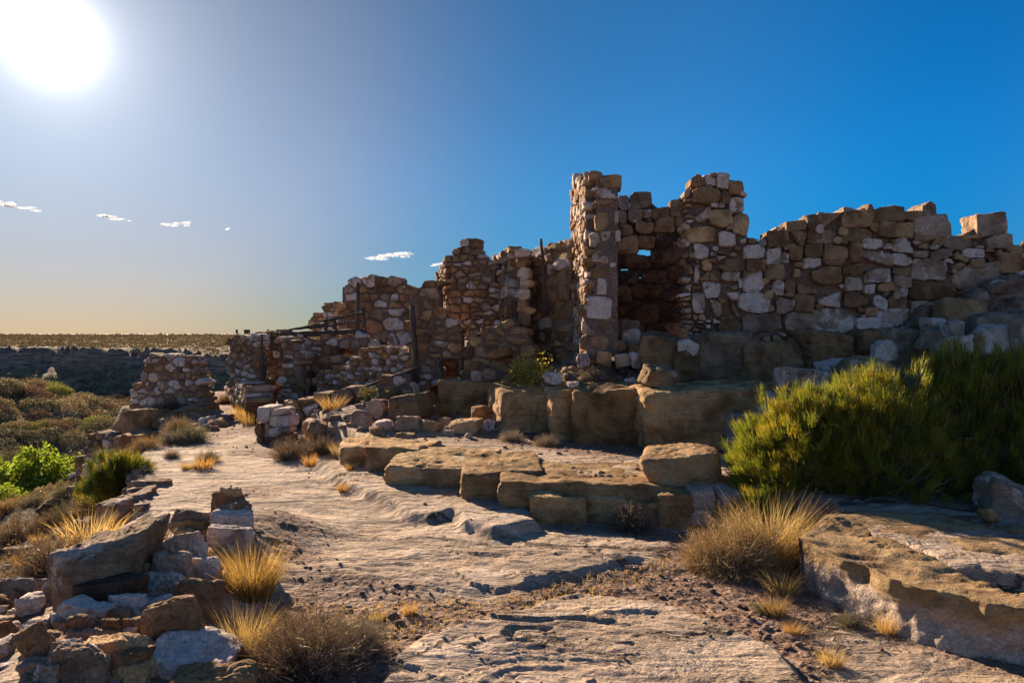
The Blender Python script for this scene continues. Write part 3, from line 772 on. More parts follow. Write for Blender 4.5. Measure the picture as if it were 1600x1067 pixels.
build_panel(w4, main, cz, .13, .09, explicit=c1 + [q for q in c2], pal='bbgtp', gap=.03, mort=(.17, .11, .085, 1), recess=.10, n=8, seed=5, jut=.06, amp=1.35)
bpy.context.view_layer.update()

# tower: narrow front face of the cross wall plus its long left face
pf = Panel(926, 9.95, 971, 9.9, .34)
w1 = wall('stone_pier', 'tallest narrow pier of mortared stone standing left of the doorway', 'pier', pf)
tf = cr(880, 250, 3.333, [(186,88,305,156,'t'),(172,154,300,214,'p'),(135,72,200,114,'b'),(166,218,262,265,'b'),(165,282,235,375,'t'),(192,377,245,435,'p'),(137,388,190,463,'p'),
 (152,472,230,550,'t'),(142,562,235,622,'b'),(175,627,225,703,'p'),(122,712,248,828,'p'),(188,822,282,905,'b'),(137,917,232,983,'b'),(270,377,296,430,'p'),(264,277,283,338,'g'),(240,540,272,566,'p'),
 (134,634,165,670,'t'),(96,838,180,912,'g'),(90,915,130,985,'b'),(76,755,120,815,'b'),(255,945,330,1000,'b'),(140,150,180,172,'p'),(152,232,168,262,'b')])
build_panel(w1, pf, [(924,276),(972,278),(973,400),(972,560),(905,570),(925,470)], .2, .15, explicit=tf, expl_rest=False, mort=(.14,.10,.08,1), recess=.02, n=6, seed=8, jut=.06)
pl = Panel(905.5, 12.1, 926.5, 10.1, .30)
build_panel(w1, pl, [(906,288),(912,276),(928,272),(930,560),(902,566),(903,420)], .24, .15, pal='btpgp', mort=(.15,.105,.08,1), recess=.03, n=4, seed=9, jut=.08, gap=.04)

# inner back wall of the room, dry laid, daylight between stones; recess shade put into darker lower stones and mortar
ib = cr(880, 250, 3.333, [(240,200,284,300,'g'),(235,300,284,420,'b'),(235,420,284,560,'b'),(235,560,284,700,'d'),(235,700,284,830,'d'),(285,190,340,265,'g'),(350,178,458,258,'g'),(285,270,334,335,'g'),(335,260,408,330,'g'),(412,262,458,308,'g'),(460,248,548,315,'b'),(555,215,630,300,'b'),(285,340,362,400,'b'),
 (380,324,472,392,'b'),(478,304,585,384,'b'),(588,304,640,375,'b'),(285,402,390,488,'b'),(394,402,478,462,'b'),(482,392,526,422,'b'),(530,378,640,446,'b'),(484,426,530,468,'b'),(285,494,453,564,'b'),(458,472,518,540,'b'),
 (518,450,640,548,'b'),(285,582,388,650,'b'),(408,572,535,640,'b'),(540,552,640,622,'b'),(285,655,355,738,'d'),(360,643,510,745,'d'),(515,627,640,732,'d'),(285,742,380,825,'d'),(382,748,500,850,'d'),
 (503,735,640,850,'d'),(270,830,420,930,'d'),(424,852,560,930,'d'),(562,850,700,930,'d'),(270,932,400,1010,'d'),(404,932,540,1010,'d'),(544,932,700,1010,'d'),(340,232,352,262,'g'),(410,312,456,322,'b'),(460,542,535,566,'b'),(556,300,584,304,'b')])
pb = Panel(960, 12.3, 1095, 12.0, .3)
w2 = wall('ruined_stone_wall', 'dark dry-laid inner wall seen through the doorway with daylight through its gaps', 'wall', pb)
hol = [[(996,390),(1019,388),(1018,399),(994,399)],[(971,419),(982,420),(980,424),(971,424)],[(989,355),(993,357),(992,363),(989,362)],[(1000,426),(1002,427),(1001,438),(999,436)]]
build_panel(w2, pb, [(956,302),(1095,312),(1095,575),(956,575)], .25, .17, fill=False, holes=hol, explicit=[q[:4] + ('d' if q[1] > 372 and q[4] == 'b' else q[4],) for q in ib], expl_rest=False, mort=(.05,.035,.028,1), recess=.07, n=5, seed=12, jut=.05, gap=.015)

# short wall and stone heap right of the timber post
pa = Panel(834, 12.9, 906, 11.7, .30)
w5 = wall('ruined_stone_wall', 'sunlit orange wall section between the tall leaning post and the tallest pier', 'wall', pa)
a5 = cr(620, 350, 4.103, [(1000,112,1090,170,'t'),(1092,104,1170,156,'t'),(1030,160,1162,220,'t'),(1040,220,1140,290,'p'),(908,150,985,212,'p'),(985,180,1030,240,'g'),(960,262,1040,332,'p'),(975,336,1062,405,'t'),
 (1058,296,1158,390,'t'),(880,250,930,290,'b'),(868,300,905,350,'p'),(985,415,1060,500,'b'),(1066,395,1150,490,'b'),(1075,495,1160,600,'b'),(985,515,1068,606,'t'),(950,605,1020,672,'p'),(1030,615,1160,690,'b'),(870,355,925,410,'b'),(870,440,930,560,'b')])
build_panel(w5, pa, [(834,408),(842,404),(843,390),(858,386),(866,377),(904,375),(910,575),(835,570)], .24, .17, explicit=a5, pal='tbb', mort=(.20,.12,.075,1), n=4, seed=14, jut=.08, recess=.045)
# pier B
p6 = Panel(806, 12.35, 831, 12.3, .34)
w6 = wall('stone_pier', 'short pier of stacked pinkish blocks left of the tall leaning post', 'pier', p6)
a6 = cr(620, 350, 4.103, [(770,162,860,222,'p'),(772,226,850,284,'t'),(785,288,862,348,'p'),(800,352,862,420,'p'),(790,424,858,486,'p'),(760,300,790,350,'b'),(780,492,840,560,'t'),(785,562,862,650,'b')])
build_panel(w6, p6, [(806,390),(831,392),(833,545),(806,545)], .22, .15, explicit=a6, pal='tp', mort=(.17,.12,.09,1), n=5, seed=15, jut=.06)
p6b = Panel(781, 14.0, 808, 12.55, .30)
build_panel(w6, p6b, [(781,402),(790,396),(808,390),(809,545),(781,540)], .26, .2, pal='gtbp', mort=(.15,.11,.085,1), n=4, seed=16, jut=.1)
# pyramid-topped wall
p7 = Panel(704, 13.9, 783, 13.5, .36)
w7 = wall('ruined_stone_wall', 'wall with a peaked pyramid-like broken top in the middle of the ruins', 'wall', p7)
build_panel(w7, p7, [(704,402),(716,397),(720,386),(724,374),(737,368),(748,372),(755,383),(762,400),(778,404),(781,424),(784,512),(760,530),(704,530)], .25, .13, pal='bgptgb', mort=(.15,.11,.085,1), n=4, seed=17, jut=.05, gap=.03)
p7b = Panel(688, 15.3, 706, 14.0, .30)
build_panel(w7, p7b, [(689,436),(696,420),(706,400),(708,520),(689,520)], .2, .13, pal='tbg', mort=(.16,.12,.085,1), n=3, seed=18, jut=.06, gap=.03)
# dark wall with small opening and post
p8 = Panel(638, 12.9, 727, 12.75, .36)
w8 = wall('ruined_stone_wall', 'low dark wall with a small square opening near the ground, behind a burnt post', 'wall', p8)
build_panel(w8, p8, [(641,472),(640,456),(650,448),(662,443),(681,438),(692,433),(696,480),(712,500),(728,525),(728,600),(640,600)], .27, .16, holes=[[(691,563),(718,562),(717,592),(691,592)]], pal='bbpgbt', mort=(.13,.095,.07,1), n=4, seed=19, jut=.03, gap=.035, recess=.04)
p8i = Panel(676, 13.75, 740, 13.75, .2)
build_panel(w8, p8i, [(676,545),(740,545),(740,610),(676,610)], .27, .16, pal='d', mort=(.07,.05,.04,1), n=2, seed=39)  # added panel behind the opening, stones and mortar coloured dark to stand for shade
# slanting coped walls
p9 = Panel(728, 12.3, 806, 11.9, .34)
w9 = wall('sloping_wall', 'low mortared wall with a slanting smooth coping below the pyramid-topped wall', 'wall', p9)
build_panel(w9, p9, [(729,530),(765,516),(804,503),(832,512),(845,560),(840,600),(729,600)], .3, .19, pal='bbtb', mort=(.14,.10,.08,1), n=4, seed=20, jut=.03, gap=.03, recess=.03)
p10 = Panel(548, 12.4, 648, 12.2, .34)
w10 = wall('sloping_wall', 'low wall with a straight slanting coping rising rightward to the burnt post', 'wall', p10)
build_panel(w10, p10, [(549,610),(566,602),(610,588),(648,576),(650,612),(640,630),(600,650),(549,655)], .3, .19, pal='bpbb', mort=(.14,.10,.08,1), n=4, seed=21, jut=.03, gap=.03, recess=.03)
# sunlit tumbled wall
p11 = Panel(496, 14.6, 645, 13.0, .34)
w11 = wall('ruined_stone_wall', 'small-stoned tumbled wall glowing orange, stepping down to the left', 'wall', p11)
build_panel(w11, p11, [(497,617),(498,598),(506,588),(512,576),(538,571),(555,567),(565,556),(573,546),(578,539),(605,537),(623,546),(640,543),(646,560),(646,600),(600,620),(521,635)], .2, .12, pal='optbpo', mort=(.24,.15,.10,1), n=4, seed=22, jut=.05, gap=.035)
p11c = Panel(436, 12.4, 556, 12.2, .4)
w11c = wall('ruined_stone_wall', 'low broken wall of large rounded stones at the foot of the tumbled wall', 'wall', p11c)
build_panel(w11c, p11c, [(437,630),(445,622),(462,618),(485,622),(500,618),(520,606),(548,598),(558,610),(558,662),(436,660)], .34, .2, pal='gbptb', mort=(.15,.10,.075,1), n=5, seed=23, jut=.08, gap=.03)
# far left building shell with posts
p12 = Panel(364, 15.6, 411, 15.0, .36)
w12 = wall('ruined_stone_wall', 'leftmost tall wall of the building shell beside the path, edged by a dark post', 'wall', p12)
build_panel(w12, p12, [(365,528),(372,522),(400,526),(411,525),(412,640),(366,610),(364,560)], .3, .16, pal='gpbpb', mort=(.17,.115,.085,1), n=4, seed=24)
p12b = Panel(408, 16.3, 448, 16.1, .36)
w12b = wall('ruined_stone_wall', 'recessed wall piece between two dark door posts, left end of the ruins', 'wall', p12b)
build_panel(w12b, p12b, [(408,522),(448,520),(448,636),(408,640)], .3, .17, pal='gpbb', mort=(.15,.105,.08,1), n=4, seed=25)
p13 = Panel(444, 14.9, 476, 14.7, .36)
w13 = wall('stone_pier', 'squarish wall end under the burnt roof beam at the left of the ruins', 'pier', p13)
build_panel(w13, p13, [(445,530),(452,523),(462,528),(470,540),(476,542),(476,630),(445,640)], .26, .15, pal='pgpb', mort=(.17,.12,.09,1), n=4, seed=26)
p13b = Panel(470, 15.7, 582, 15.5, .36)
w13b = wall('ruined_stone_wall', 'wall with a small square window hole under the long charred beam', 'wall', p13b)
build_panel(w13b, p13b, [(466,524),(500,526),(540,524),(575,522),(583,528),(590,545),(575,575),(540,600),(520,640),(466,640)], .27, .16, holes=[[(535,544),(554,543),(554,558),(535,558)]], pal='gpbbpd', mort=(.16,.11,.085,1), n=4, seed=27)
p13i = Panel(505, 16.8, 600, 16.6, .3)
build_panel(w13b, p13i, [(505,526),(600,526),(600,600),(505,600)], .3, .18, pal='dbb', mort=(.10,.07,.055,1), n=3, seed=40)  # backing wall added behind the window hole, its colour darkened as interior shade
p14 = Panel(367, 17.2, 406, 13.4, .55)
w14 = wall('low_stone_wall', 'knee-high wall with a pale sunlit top running along the path', 'wall', p14)
build_panel(w14, p14, [(367,600),(380,599),(396,601),(405,606),(407,640),(380,626),(367,614)], .22, .14, pal='gpbg', mort=(.2,.15,.115,1), n=4, seed=28)
# back wall high on the hill
p15 = Panel(534, 18.0, 657, 17.6, .4)
w15 = wall('ruined_stone_wall', 'broad high wall at the back of the ruins, nearly level top against the sky', 'wall', p15)
build_panel(w15, p15, [(535,447),(547,441),(577,440),(612,440),(630,436),(637,440),(655,446),(658,500),(655,545),(535,535)], .42, .27, pal='bbgpb', mort=(.14,.105,.08,1), n=4, seed=29, gap=.03)
p16 = Panel(482, 24, 536, 23.5, .45)
w16 = wall('ruined_stone_wall', 'farthest wall fragment stepping down to the left behind the broad high wall', 'wall', p16)
build_panel(w16, p16, [(482,512),(483,502),(493,502),(495,489),(500,486),(511,488),(511,471),(534,469),(536,515),(483,516)], .3, .17, pal='btpo', mort=(.16,.11,.085,1), n=3, seed=30)
# free standing wall left of path
p17 = Panel(212, 16.0, 291, 15.6, .4)
w17 = wall('ruined_stone_wall', 'free-standing stone wall at the canyon edge, left of the path', 'wall', p17)
build_panel(w17, p17, [(213,598),(226,598),(228,583),(232,567),(240,558),(258,555),(291,557),(292,650),(213,650)], .3, .16, pal='tpbpbg', mort=(.19,.13,.10,1), n=4, seed=31)
p17b = Panel(289, 15.5, 333, 15.3, .42)
build_panel(w17, p17b, [(292,560),(317,556),(318,575),(324,608),(333,637),(334,650),(290,650)], .24, .16, pal='bpgbt', mort=(.17,.12,.09,1), n=4, seed=32)
p18 = Panel(138, 13.4, 194, 13.2, .4)
w18 = wall('retaining_wall', 'small retaining wall of pale rubble on the slope below the path', 'wall', p18)
build_panel(w18, p18, [(141,682),(144,674),(155,671),(190,672),(196,690),(190,765),(141,765)], .24, .15, pal='pbgp', mort=(.14,.10,.075,1), n=4, seed=33)
# stone stack by the path
p19 = Panel(408, 10.85, 460, 10.75, .42)
w19 = wall('stone_pillar', 'waist-high stump of squared pinkish stones beside the path', 'pillar', p19)
a19 = cr(340, 420, 3.812, [(274,818,348,908,'p'),(355,825,430,863,'p'),(352,866,450,930,'p'),(352,934,440,985,'p'),(262,908,302,985,'b'),(305,908,350,990,'t'),(312,992,380,1045,'b'),(275,990,308,1050,'b'),(382,990,436,1040,'b')])
build_panel(w19, p19, [(408,640),(455,640),(455,692),(408,692)], .2, .2, explicit=a19, expl_rest=False, mort=(.15,.10,.08,1), n=6, seed=34, jut=.08, recess=.06)
p20 = Panel(1560, 13.5, 1690, 12.8, .5)
w20 = wall('ruined_stone_wall', 'distant sunlit rubble wall at the right edge of the photograph', 'wall', p20)
build_panel(w20, p20, [(1560,392),(1575,386),(1600,384),(1650,380),(1690,390),(1690,450),(1560,440)], .2, .11, pal='otbo', mort=(.2,.13,.08,1), n=3, seed=35, jut=.08)

# ------------------------------------------------------------------ timber
def timber(name, label, px0, py0, px1, py1, Y, w0, w1, Y1=None, cat='post', seed=0, parent=None, group=None, dp=None):
    """hewn timber from a pixel point to another, widths in photo pixels"""
    r = random.Random(seed); Y1 = Y if Y1 is None else Y1
    a = P(px0, py0, Y); b = P(px1, py1, Y1); ax = (b-a); L = ax.length; ax.normalize()
    n = 14; V = []; Fq = []
    side = Vector((1, 0, 0)) if abs(ax.x) < .7 else Vector((0, 0, 1))
    s1 = (side - ax*side.dot(ax)).normalized(); s2 = ax.cross(s1)
    for i in range(n+1):
        t = i/n; w = (w0*(1-t)*Y + w1*t*Y1)/F/2; c = ax*(L*t) + s1*r.uniform(-.006, .006)
        for (u, v) in ((1, .45), (.55, 1), (-.55, 1), (-1, .5), (-1, -.5), (-.5, -1), (.5, -1), (1, -.45)):
            V.append((c + s1*u*w*r.uniform(.8, 1.08) + s2*v*w*(dp or 1)*r.uniform(.8, 1.08))[:])
    for i in range(n):
        for k in range(8): Fq.append((i*8+k, i*8+(k+1) % 8, (i+1)*8+(k+1) % 8, (i+1)*8+k))
    cap = [(0, k+1, k) for k in range(1, 7)] + [(n*8, n*8+k, n*8+k+1) for k in range(1, 7)]
    me = mesh_np(name, V, quads=Fq, tris=cap, mat=M_MORTAR if name == 'coping' else M_WOOD, smooth=False)
    o = link(name, me, parent, a - (parent.location if parent else Vector()))
    if name == 'coping': o.color = (.13, .10, .085, 1)
    if label: tag(o, label, cat, group)
    return o
timber('wooden_post', 'tall dark post leaning left against the sky, the highest timber in the ruins', 853, 492, 845.5, 373, 12.0, 9.5, 4, seed=1)
timber('wooden_post', 'burnt post standing in front of the low dark wall with the square opening', 652, 598, 644, 478, 12.5, 10, 8, seed=2)
timber('wooden_post', 'short black post stub against the stacked pier of pink blocks', 800, 508, 800, 470, 12.1, 4, 3, seed=3)
timber('wooden_post', 'dark door post at the right edge of the leftmost tall wall', 410, 640, 409, 522, 14.8, 5.5, 3.5, seed=4)
timber('wooden_post', 'thin post second from the left end of the building shell', 425, 565, 424, 522, 15.8, 3, 3, seed=5)
timber('wooden_post', 'blackened post under the thick end of the charred roof beam', 442, 562, 441, 522, 15.6, 5, 5, seed=6)
timber('wooden_post', 'upright dark post against the broad high back wall', 559, 516, 559, 441, 16.8, 6, 5, seed=7)
timber('wooden_beam', 'long charred roof beam lying along the top of the left building shell', 572, 517, 437, 524, 15.6, 7, 10, cat='beam', seed=8)
timber('wooden_beam', 'thin tapering pole jutting left above the charred roof beam', 512, 507, 446, 516, 15.4, 9, 2, cat='beam', seed=9)
fr = thing('timber_frame', 'charred remains of a slanting rail frame on the roof line left of centre', 'timber frame', P(540, 510, 15.7)[:])
for i, (a, b, c, d, w, v) in enumerate([(509, 517, 509, 498, 5, 5), (524, 524, 523, 498, 5.5, 5), (570, 520, 568, 480, 4.5, 4)]): timber('post', None, a, b, c, d, 15.7, w, v, seed=20+i, parent=fr)
timber('rail', None, 506, 501, 568, 489, 15.68, 4.5, 4.5, seed=24, parent=fr)
timber('rail', None, 510, 510, 564, 500, 15.74, 3, 3, seed=25, parent=fr)
hs = thing('opening_frame', 'grey timber frame round the small square opening in the low dark wall', 'frame', P(704, 592, 12.6)[:])
timber('lintel', None, 687, 562, 724, 561, 12.62, 3.5, 3, seed=30, parent=hs); timber('jamb', None, 691, 595, 690.5, 562, 12.62, 3.5, 3.5, seed=31, parent=hs)
timber('coping', None, 729, 530, 806, 502, 12.3, 4, 4, Y1=11.9, seed=33, parent=w9, dp=5)
timber('coping', None, 549, 612, 649, 575, 12.4, 4, 4, Y1=12.2, seed=34, parent=w10, dp=5)
st = timber('stick', 'short black stick lying across the pale block beside the green shrub', 1146, 640, 1177, 652, 7.95, 4, 4, cat='stick', seed=35, dp=.7, Y1=7.75)
#@@ROCKS
# ------------------------------------------------------------------ bedrock ledges (upper row, middle, lower)
def L(*a, **k): return rock(*a, **k)
def cz_(ox, oy, k, b): return (ox+b[0]/k, oy+b[1]/k, ox+b[2]/k, oy+b[3]/k)
LK = dict(front=True, name='bedrock_block', cat='rock ledge', mat=M_LEDGE, jit=.10, cuts=8, cutd=(.74, .95), sink=.10, rough=1.5, strata=.022, p=18)
Q4 = lambda *b: cz_(1000, 480, 3.81, b)
# upper row carrying the long wall
for b, tn, lb, kw in [
    ((5,165,245,385), 'b', 'knobbly brown bedrock block at the left end of the row below the doorway', dict(Y=9.35)),
    ((160,225,335,420), 'b', 'leaning bedrock block with a bluish pale foot under the small white slab', dict(Y=9.2)),
    ((300,150,690,440), 'g', 'large bedrock block with a white caliche patch under the long wall', dict(Y=9.2, n=24)),
    ((605,185,945,450), 'b', 'dark squarish bedrock block pitted with holes, in the middle of the upper row', dict(Y=9.05, n=24)),
    ((925,135,1240,375), 'b', 'smooth dark bedrock block sloping right, below the long wall', dict(Y=9.1, n=20)),
    ((1205,130,1375,350), 'b', 'tall narrow bedrock block between two cracks under the long wall', dict(Y=9.15)),
    ((1365,120,1620,340), 'g', 'rounded bedrock block behind the pale slab near the shrub top', dict(Y=9.1)),
    ((1600,120,1850,330), 'b', 'rightmost bedrock block of the row under the long wall', dict(Y=9.1))]:
    k = dict(LK); k.update(kw); k.update(depth=1.1, sink=.25); L(*Q4(*b), tn, label=lb, **k)
# middle ledge
for b, tn, lb, kw in [
    ((686,596,806,650), 't', 'long flat-topped bedrock step left of the middle ledge, behind the grass tufts', dict(Y=11.6, depth=1.2)),
    ((770,600,868,674), 't', 'left end block of the middle ledge, undercut and tan', dict(Y=9.75, depth=1.3)),
    ((856,604,916,690), 't', 'narrow rounded block of the middle ledge between two gaps', dict(Y=9.1, depth=1.2)),
    ((906,601,1002,698), 'o', 'squarish ochre block of the middle ledge left of the widest one', dict(Y=8.7, depth=1.2, n=22)),
    ((998,601,1200,708), 't', 'widest tan block of the middle ledge with a long crack', dict(Y=8.2, depth=1.3, n=30)),
    ((1190,600,1330,720), 't', 'bedrock block of the middle ledge half hidden by the green shrub', dict(Y=7.95, depth=1.3))]:
    k = dict(LK); k.update(kw); k.update(sink=.2, cutd=(.84, .97), jit=.07, p=30); b = (b[0]-5, b[1], b[2]+5, b[3]); L(*b, tn, label=lb, **k)
# lower ledge
for b, tn, lb, kw in [
    ((526,690,612,742), 't', 'shadowed square block at the left end of the lower ledge', dict(Y=8.5, depth=.9)),
    ((584,694,676,752), 't', 'block with a pale fractured corner, second from the left in the lower ledge', dict(Y=8.0, depth=.9)),
    ((608,716,770,794), 't', 'big brown block of the lower ledge with a flaking flat top', dict(Y=7.25, depth=1.1, n=28)),
    ((716,728,850,812), 't', 'vertically fluted block in the middle of the lower ledge', dict(Y=6.75, depth=1.1, n=28)),
    ((770,744,1060,784), 't', 'thin overhanging shelf on top of the lower ledge', dict(Y=6.35, depth=1.1, n=24)),
    ((824,772,916,822), 't', 'detached rectangular block under the shelf of the lower ledge', dict(Y=6.12, depth=.5)),
    ((895,770,1040,830), 't', 'shadowed block behind the dark twiggy bush of the lower ledge', dict(Y=6.2, depth=.6)),
    ((1018,764,1080,822), 't', 'block of the lower ledge below the big loose boulder', dict(Y=6.1, depth=.8)),
    ((1075,760,1112,806), 'w', 'bluish white block of the lower ledge, left one of a pale pair', dict(Y=6.05, depth=.6)),
    ((1110,762,1146,812), 'w', 'cream block of the lower ledge beside the green shrub, right one of a pale pair', dict(Y=6.0, depth=.6))]:
    k = dict(LK); k.update(kw); k.update(cutd=(.88, .98), jit=.06, sink=.2, p=34, cuts=5, rough=1.2); L(*b, tn, label=lb, **k)

# ------------------------------------------------------------------ big single rocks
def carved_slab():
    """the layered outcrop in the right foreground, modelled as a closed solid"""
    n = 150; m = 110
    # plan outline, world x/y: front-left corner to the right, then back
    u = np.linspace(0, 1, n); v = np.linspace(0, 1, m); U, Vv = np.meshgrid(u, v)
    fx = np.interp(u, [0, .10, .30, .55, 1], [1.98, 2.02, 2.24, 2.62, 4.2]); fy = np.interp(u, [0, .10, .30, .55, 1], [4.72, 4.35, 3.78, 3.48, 2.6])
    bx = np.interp(u, [0, .10, .30, .55, 1], [2.35, 2.55, 3.1, 3.8, 6.2]); by = np.interp(u, [0, .10, .30, .55, 1], [5.15, 5.35, 5.3, 5.2, 4.6])
    # profile: up the face then across the top
    s = np.where(Vv < .38, 0, (Vv-.38)/.62); up = np.clip(Vv/.38, 0, 1)
    X = fx[None]*(1-s) + bx[None]*s; Y = fy[None]*(1-s) + by[None]*s
    Z = -.12 + up*.42 
    undercut = .05*np.sin(up*math.pi)*(s == 0)
    gx, gy = .55, .83
    X = X + gx*undercut; Y = Y + gy*undercut
    e = .10*fbm(U*7, Z*2.0, 1.0, 4)*(s < .12) + .05*fbm(U*22, Z*9, 2.0, 3)*(s < .12)
    X = X + gx*e; Y = Y + gy*e
    # the top: raised tongue and eroded hollow along the left
    top = sstep(0.0, .05, s)
    hol = fbm(X*1.4, Y*2.1, 5.0, 4)
    Z = Z + top*(.05*hol + terrace(fbm(X*.9, Y*1.7, 9.0, 3)*.09, .018, .7)*1.1 + .008*fbm(X*14, Y*14, 3.0, 3))
    ridge = sd_line(X, Y, [(2.2, 5.2), (2.35, 4.75), (2.62, 4.4), (2.78, 4.0), (2.72, 3.6)])
    w_ = .06*fbm(X*4, Y*4, 2.0, 3)
    Z = Z - top*.075*sstep(-.02, .07, ridge + w_)*sstep(.5, .2, s)
    pit = sstep(.22, .5, fbm(X*9+.4*fbm(X*5,Y*5,1.0,2), Y*13, 31.0, 4))*sstep(.4, .1, np.abs(ridge))
    Z = Z - top*.03*pit
    Z = np.where(Vv > .985, Z - .35, Z)
    P_ = np.stack([X.ravel(), Y.ravel(), Z.ravel()], 1)
    i = np.arange(m-1)[:, None]*n + np.arange(n-1)[None, :]
    Q = np.stack([i, i+1, i+n+1, i+n], -1).reshape(-1, 4)
    # left end closed by a fan of quads down to the ground
    k = len(P_); left = np.arange(m)*n; low = P_[left].copy(); low[:, 0] += .05; low[:, 2] = -.2
    P_ = np.vstack([P_, low]); a = np.arange(m-1)
    Q = np.vstack([Q, np.stack([left[:-1], left[1:], k+a+1, k+a], 1)])
    c = P_.mean(0); c[2] = 0
    o = link('rock_slab', mesh_np('rock_slab', P_ - c, quads=Q, mat=M_SLAB), None, tuple(c), None, (.46, .32, .17, .25))
    tag(o, 'big flat-topped tan rock slab with a pale broken face in the right foreground', 'rock slab')
carved_slab()
rock(1266, 832, 1335, 922, 'p', name='bedrock_block', label='pale pink block at the left end of the foreground slab', Y=4.75, depth=.55, mat=M_LEDGE, n=20, cutd=(.85, .97), sink=.2)
rock(1014, 697, 1132, 764, 't', name='boulder', label='large loose tan boulder resting on the lower ledge', Y=6.35, cat='boulder', depth=.62, n=26, yaw=-8, cuts=6, cutd=(.72, .9), sink=.05)
rock(1138, 643, 1199, 716, 'w', name='loose_block', label='pale cream block with a fluted face left of the green shrub, black stick on top', Y=7.8, depth=.5, n=22, mat=M_LEDGE, cutd=(.85, .97), sink=.15)
rock(1004, 573, 1056, 604, 't', name='loose_block', label='small square tan block lying on the middle ledge', Y=8.5, depth=.3, cutd=(.85, .97), yaw=5)
rock(1216, 576, 1292, 616, 'p', name='loose_rock', label='pinkish rock with a jutting top above the left side of the shrub', Y=8.0, n=18)
rock(1193, 612, 1262, 668, 'p', name='loose_rock', label='cream rock tucked under the jutting pinkish rock', Y=7.9, n=14, sink=.3)
rock(1322, 558, 1392, 592, 't', name='loose_rock', label='flat cream rock at the upper edge of the green shrub', Y=8.4, n=14)
rock(1366, 532, 1404, 566, 'p', name='loose_rock', label='small pinkish rock behind the flat cream rock', Y=8.6, n=12)
rock(1280, 566, 1334, 586, 'p', name='loose_rock', label='low pale slab against the foot of the upper bedrock row', Y=8.8, n=9)
rock(1287, 587, 1306, 600, 'o', name='loose_rock', label='orange-brown pebble-like rock right of the jutting rock', Y=8.2, n=8)
rock(1058, 527, 1094, 556, 'w', name='loose_rock', label='small white tilted slab lodged on the upper bedrock row', Y=9.1, n=10, roll=18)
rock(1062, 512, 1076, 533, 't', name='loose_rock', label='upright tan splinter beside the small white tilted slab', Y=9.2, n=8, roll=-12)
rock(1549, 744, 1612, 812, 'g', name='loose_block', label='grey block half in shade at the right edge under the shrub', Y=5.15, depth=.4, n=18, cutd=(.8, .95))
rock(1535, 793, 1559, 813, 'o', name='loose_rock', label='small reddish stone left of the grey block', Y=5.0, n=9)
for b, lb in [((1556,833,1576,848), 'small stone on the dark ground behind the foreground slab'), ((1580,828,1602,842), 'flat stone at the right edge behind the foreground slab')]:
    rock(*b, 'o', label=lb, Y=4.7, n=8)
# rubble bank at the right end of the long wall
Q2 = lambda *b: cz_(1150, 300, 3.556, b)
for b, tn, lb, kw in [
    ((1440,448,1700,545), 'p', 'broad grey slab at the top of the right rubble bank', dict(Y=9.4)),
    ((1365,495,1720,670), 'p', 'biggest pale grey boulder of the right rubble bank', dict(Y=9.0)),
    ((1150,605,1372,795), 't', 'tan boulder with a pale top, left side of the right rubble bank', dict(Y=8.8)),
    ((1045,695,1168,780), 'p', 'rounded pale cobble at the foot of the long wall', dict(Y=8.8)),
    ((1170,712,1275,805), 'p', 'pointed grey stone between two pale stones of the rubble bank', dict(Y=8.5)),
    ((1206,796,1318,880), 'p', 'blue-grey boulder just above the shrub top', dict(Y=8.2)),
    ((1318,660,1640,770), 'g', 'long low slab across the middle of the rubble bank', dict(Y=8.5)),
    ((1358,738,1570,870), 'p', 'blocky grey rock in shade above the shrub', dict(Y=8.2)),
    ((1480,580,1720,690), 't', 'tan slab at the right edge of the rubble bank', dict(Y=8.8)),
    ((1348,556,1425,625), 'p', 'small squared pale stone beside the biggest grey boulder', dict(Y=9.1)),
    ((1036,758,1168,840), 'g', 'low grey stone in front of the rounded pale cobble', dict(Y=8.6)),
    ((1318,772,1374,845), 'g', 'little grey stone right of the pointed one', dict(Y=8.3)),
    ((1095,828,1195,920), 'g', 'shadowed stone at the left foot of the rubble bank', dict(Y=8.3)),
    ((1560,700,1720,830), 'g', 'grey boulder at the frame edge below the long low slab', dict(Y=8.0))]:
    rock(*Q2(*b), tn, label=lb, sink=.35, cutd=(.74, .95), **kw)
# rubble at the foot of the doorway and tallest pier
Q1 = lambda *b: cz_(880, 250, 3.333, b)
for b, tn, lb, Yd in [
    ((298,885,412,955), 'p', 'pale rock right of the foot of the tallest pier', 10.0), ((300,840,405,900), 'g', 'grey rock inside the doorway, behind the pale one', 10.8),
    ((250,950,335,1005), 'b', 'brown rock at the foot of the tallest pier', 9.8), ((335,950,402,1005), 't', 'tan cobble below the doorway', 9.8),
    ((430,898,528,950), 'g', 'flat grey rock on the doorway sill', 10.3), ((545,848,625,925), 'b', 'dark upright stone deep in the doorway', 11.2),
    ((70,1005,135,1062), 'p', 'pale tilted slab left of the foot of the tallest pier', 9.7), ((180,995,250,1050), 't', 'tan stone in front of the tallest pier', 9.6),
    ((265,1000,350,1060), 'g', 'grey stone between the pier foot and the bedrock row', 9.5), ((350,1000,410,1062), 'p', 'whitish stone at the left end of the bedrock row', 9.45)]:
    rock(*Q1(*b), tn, label=lb, Y=Yd, sink=.35)
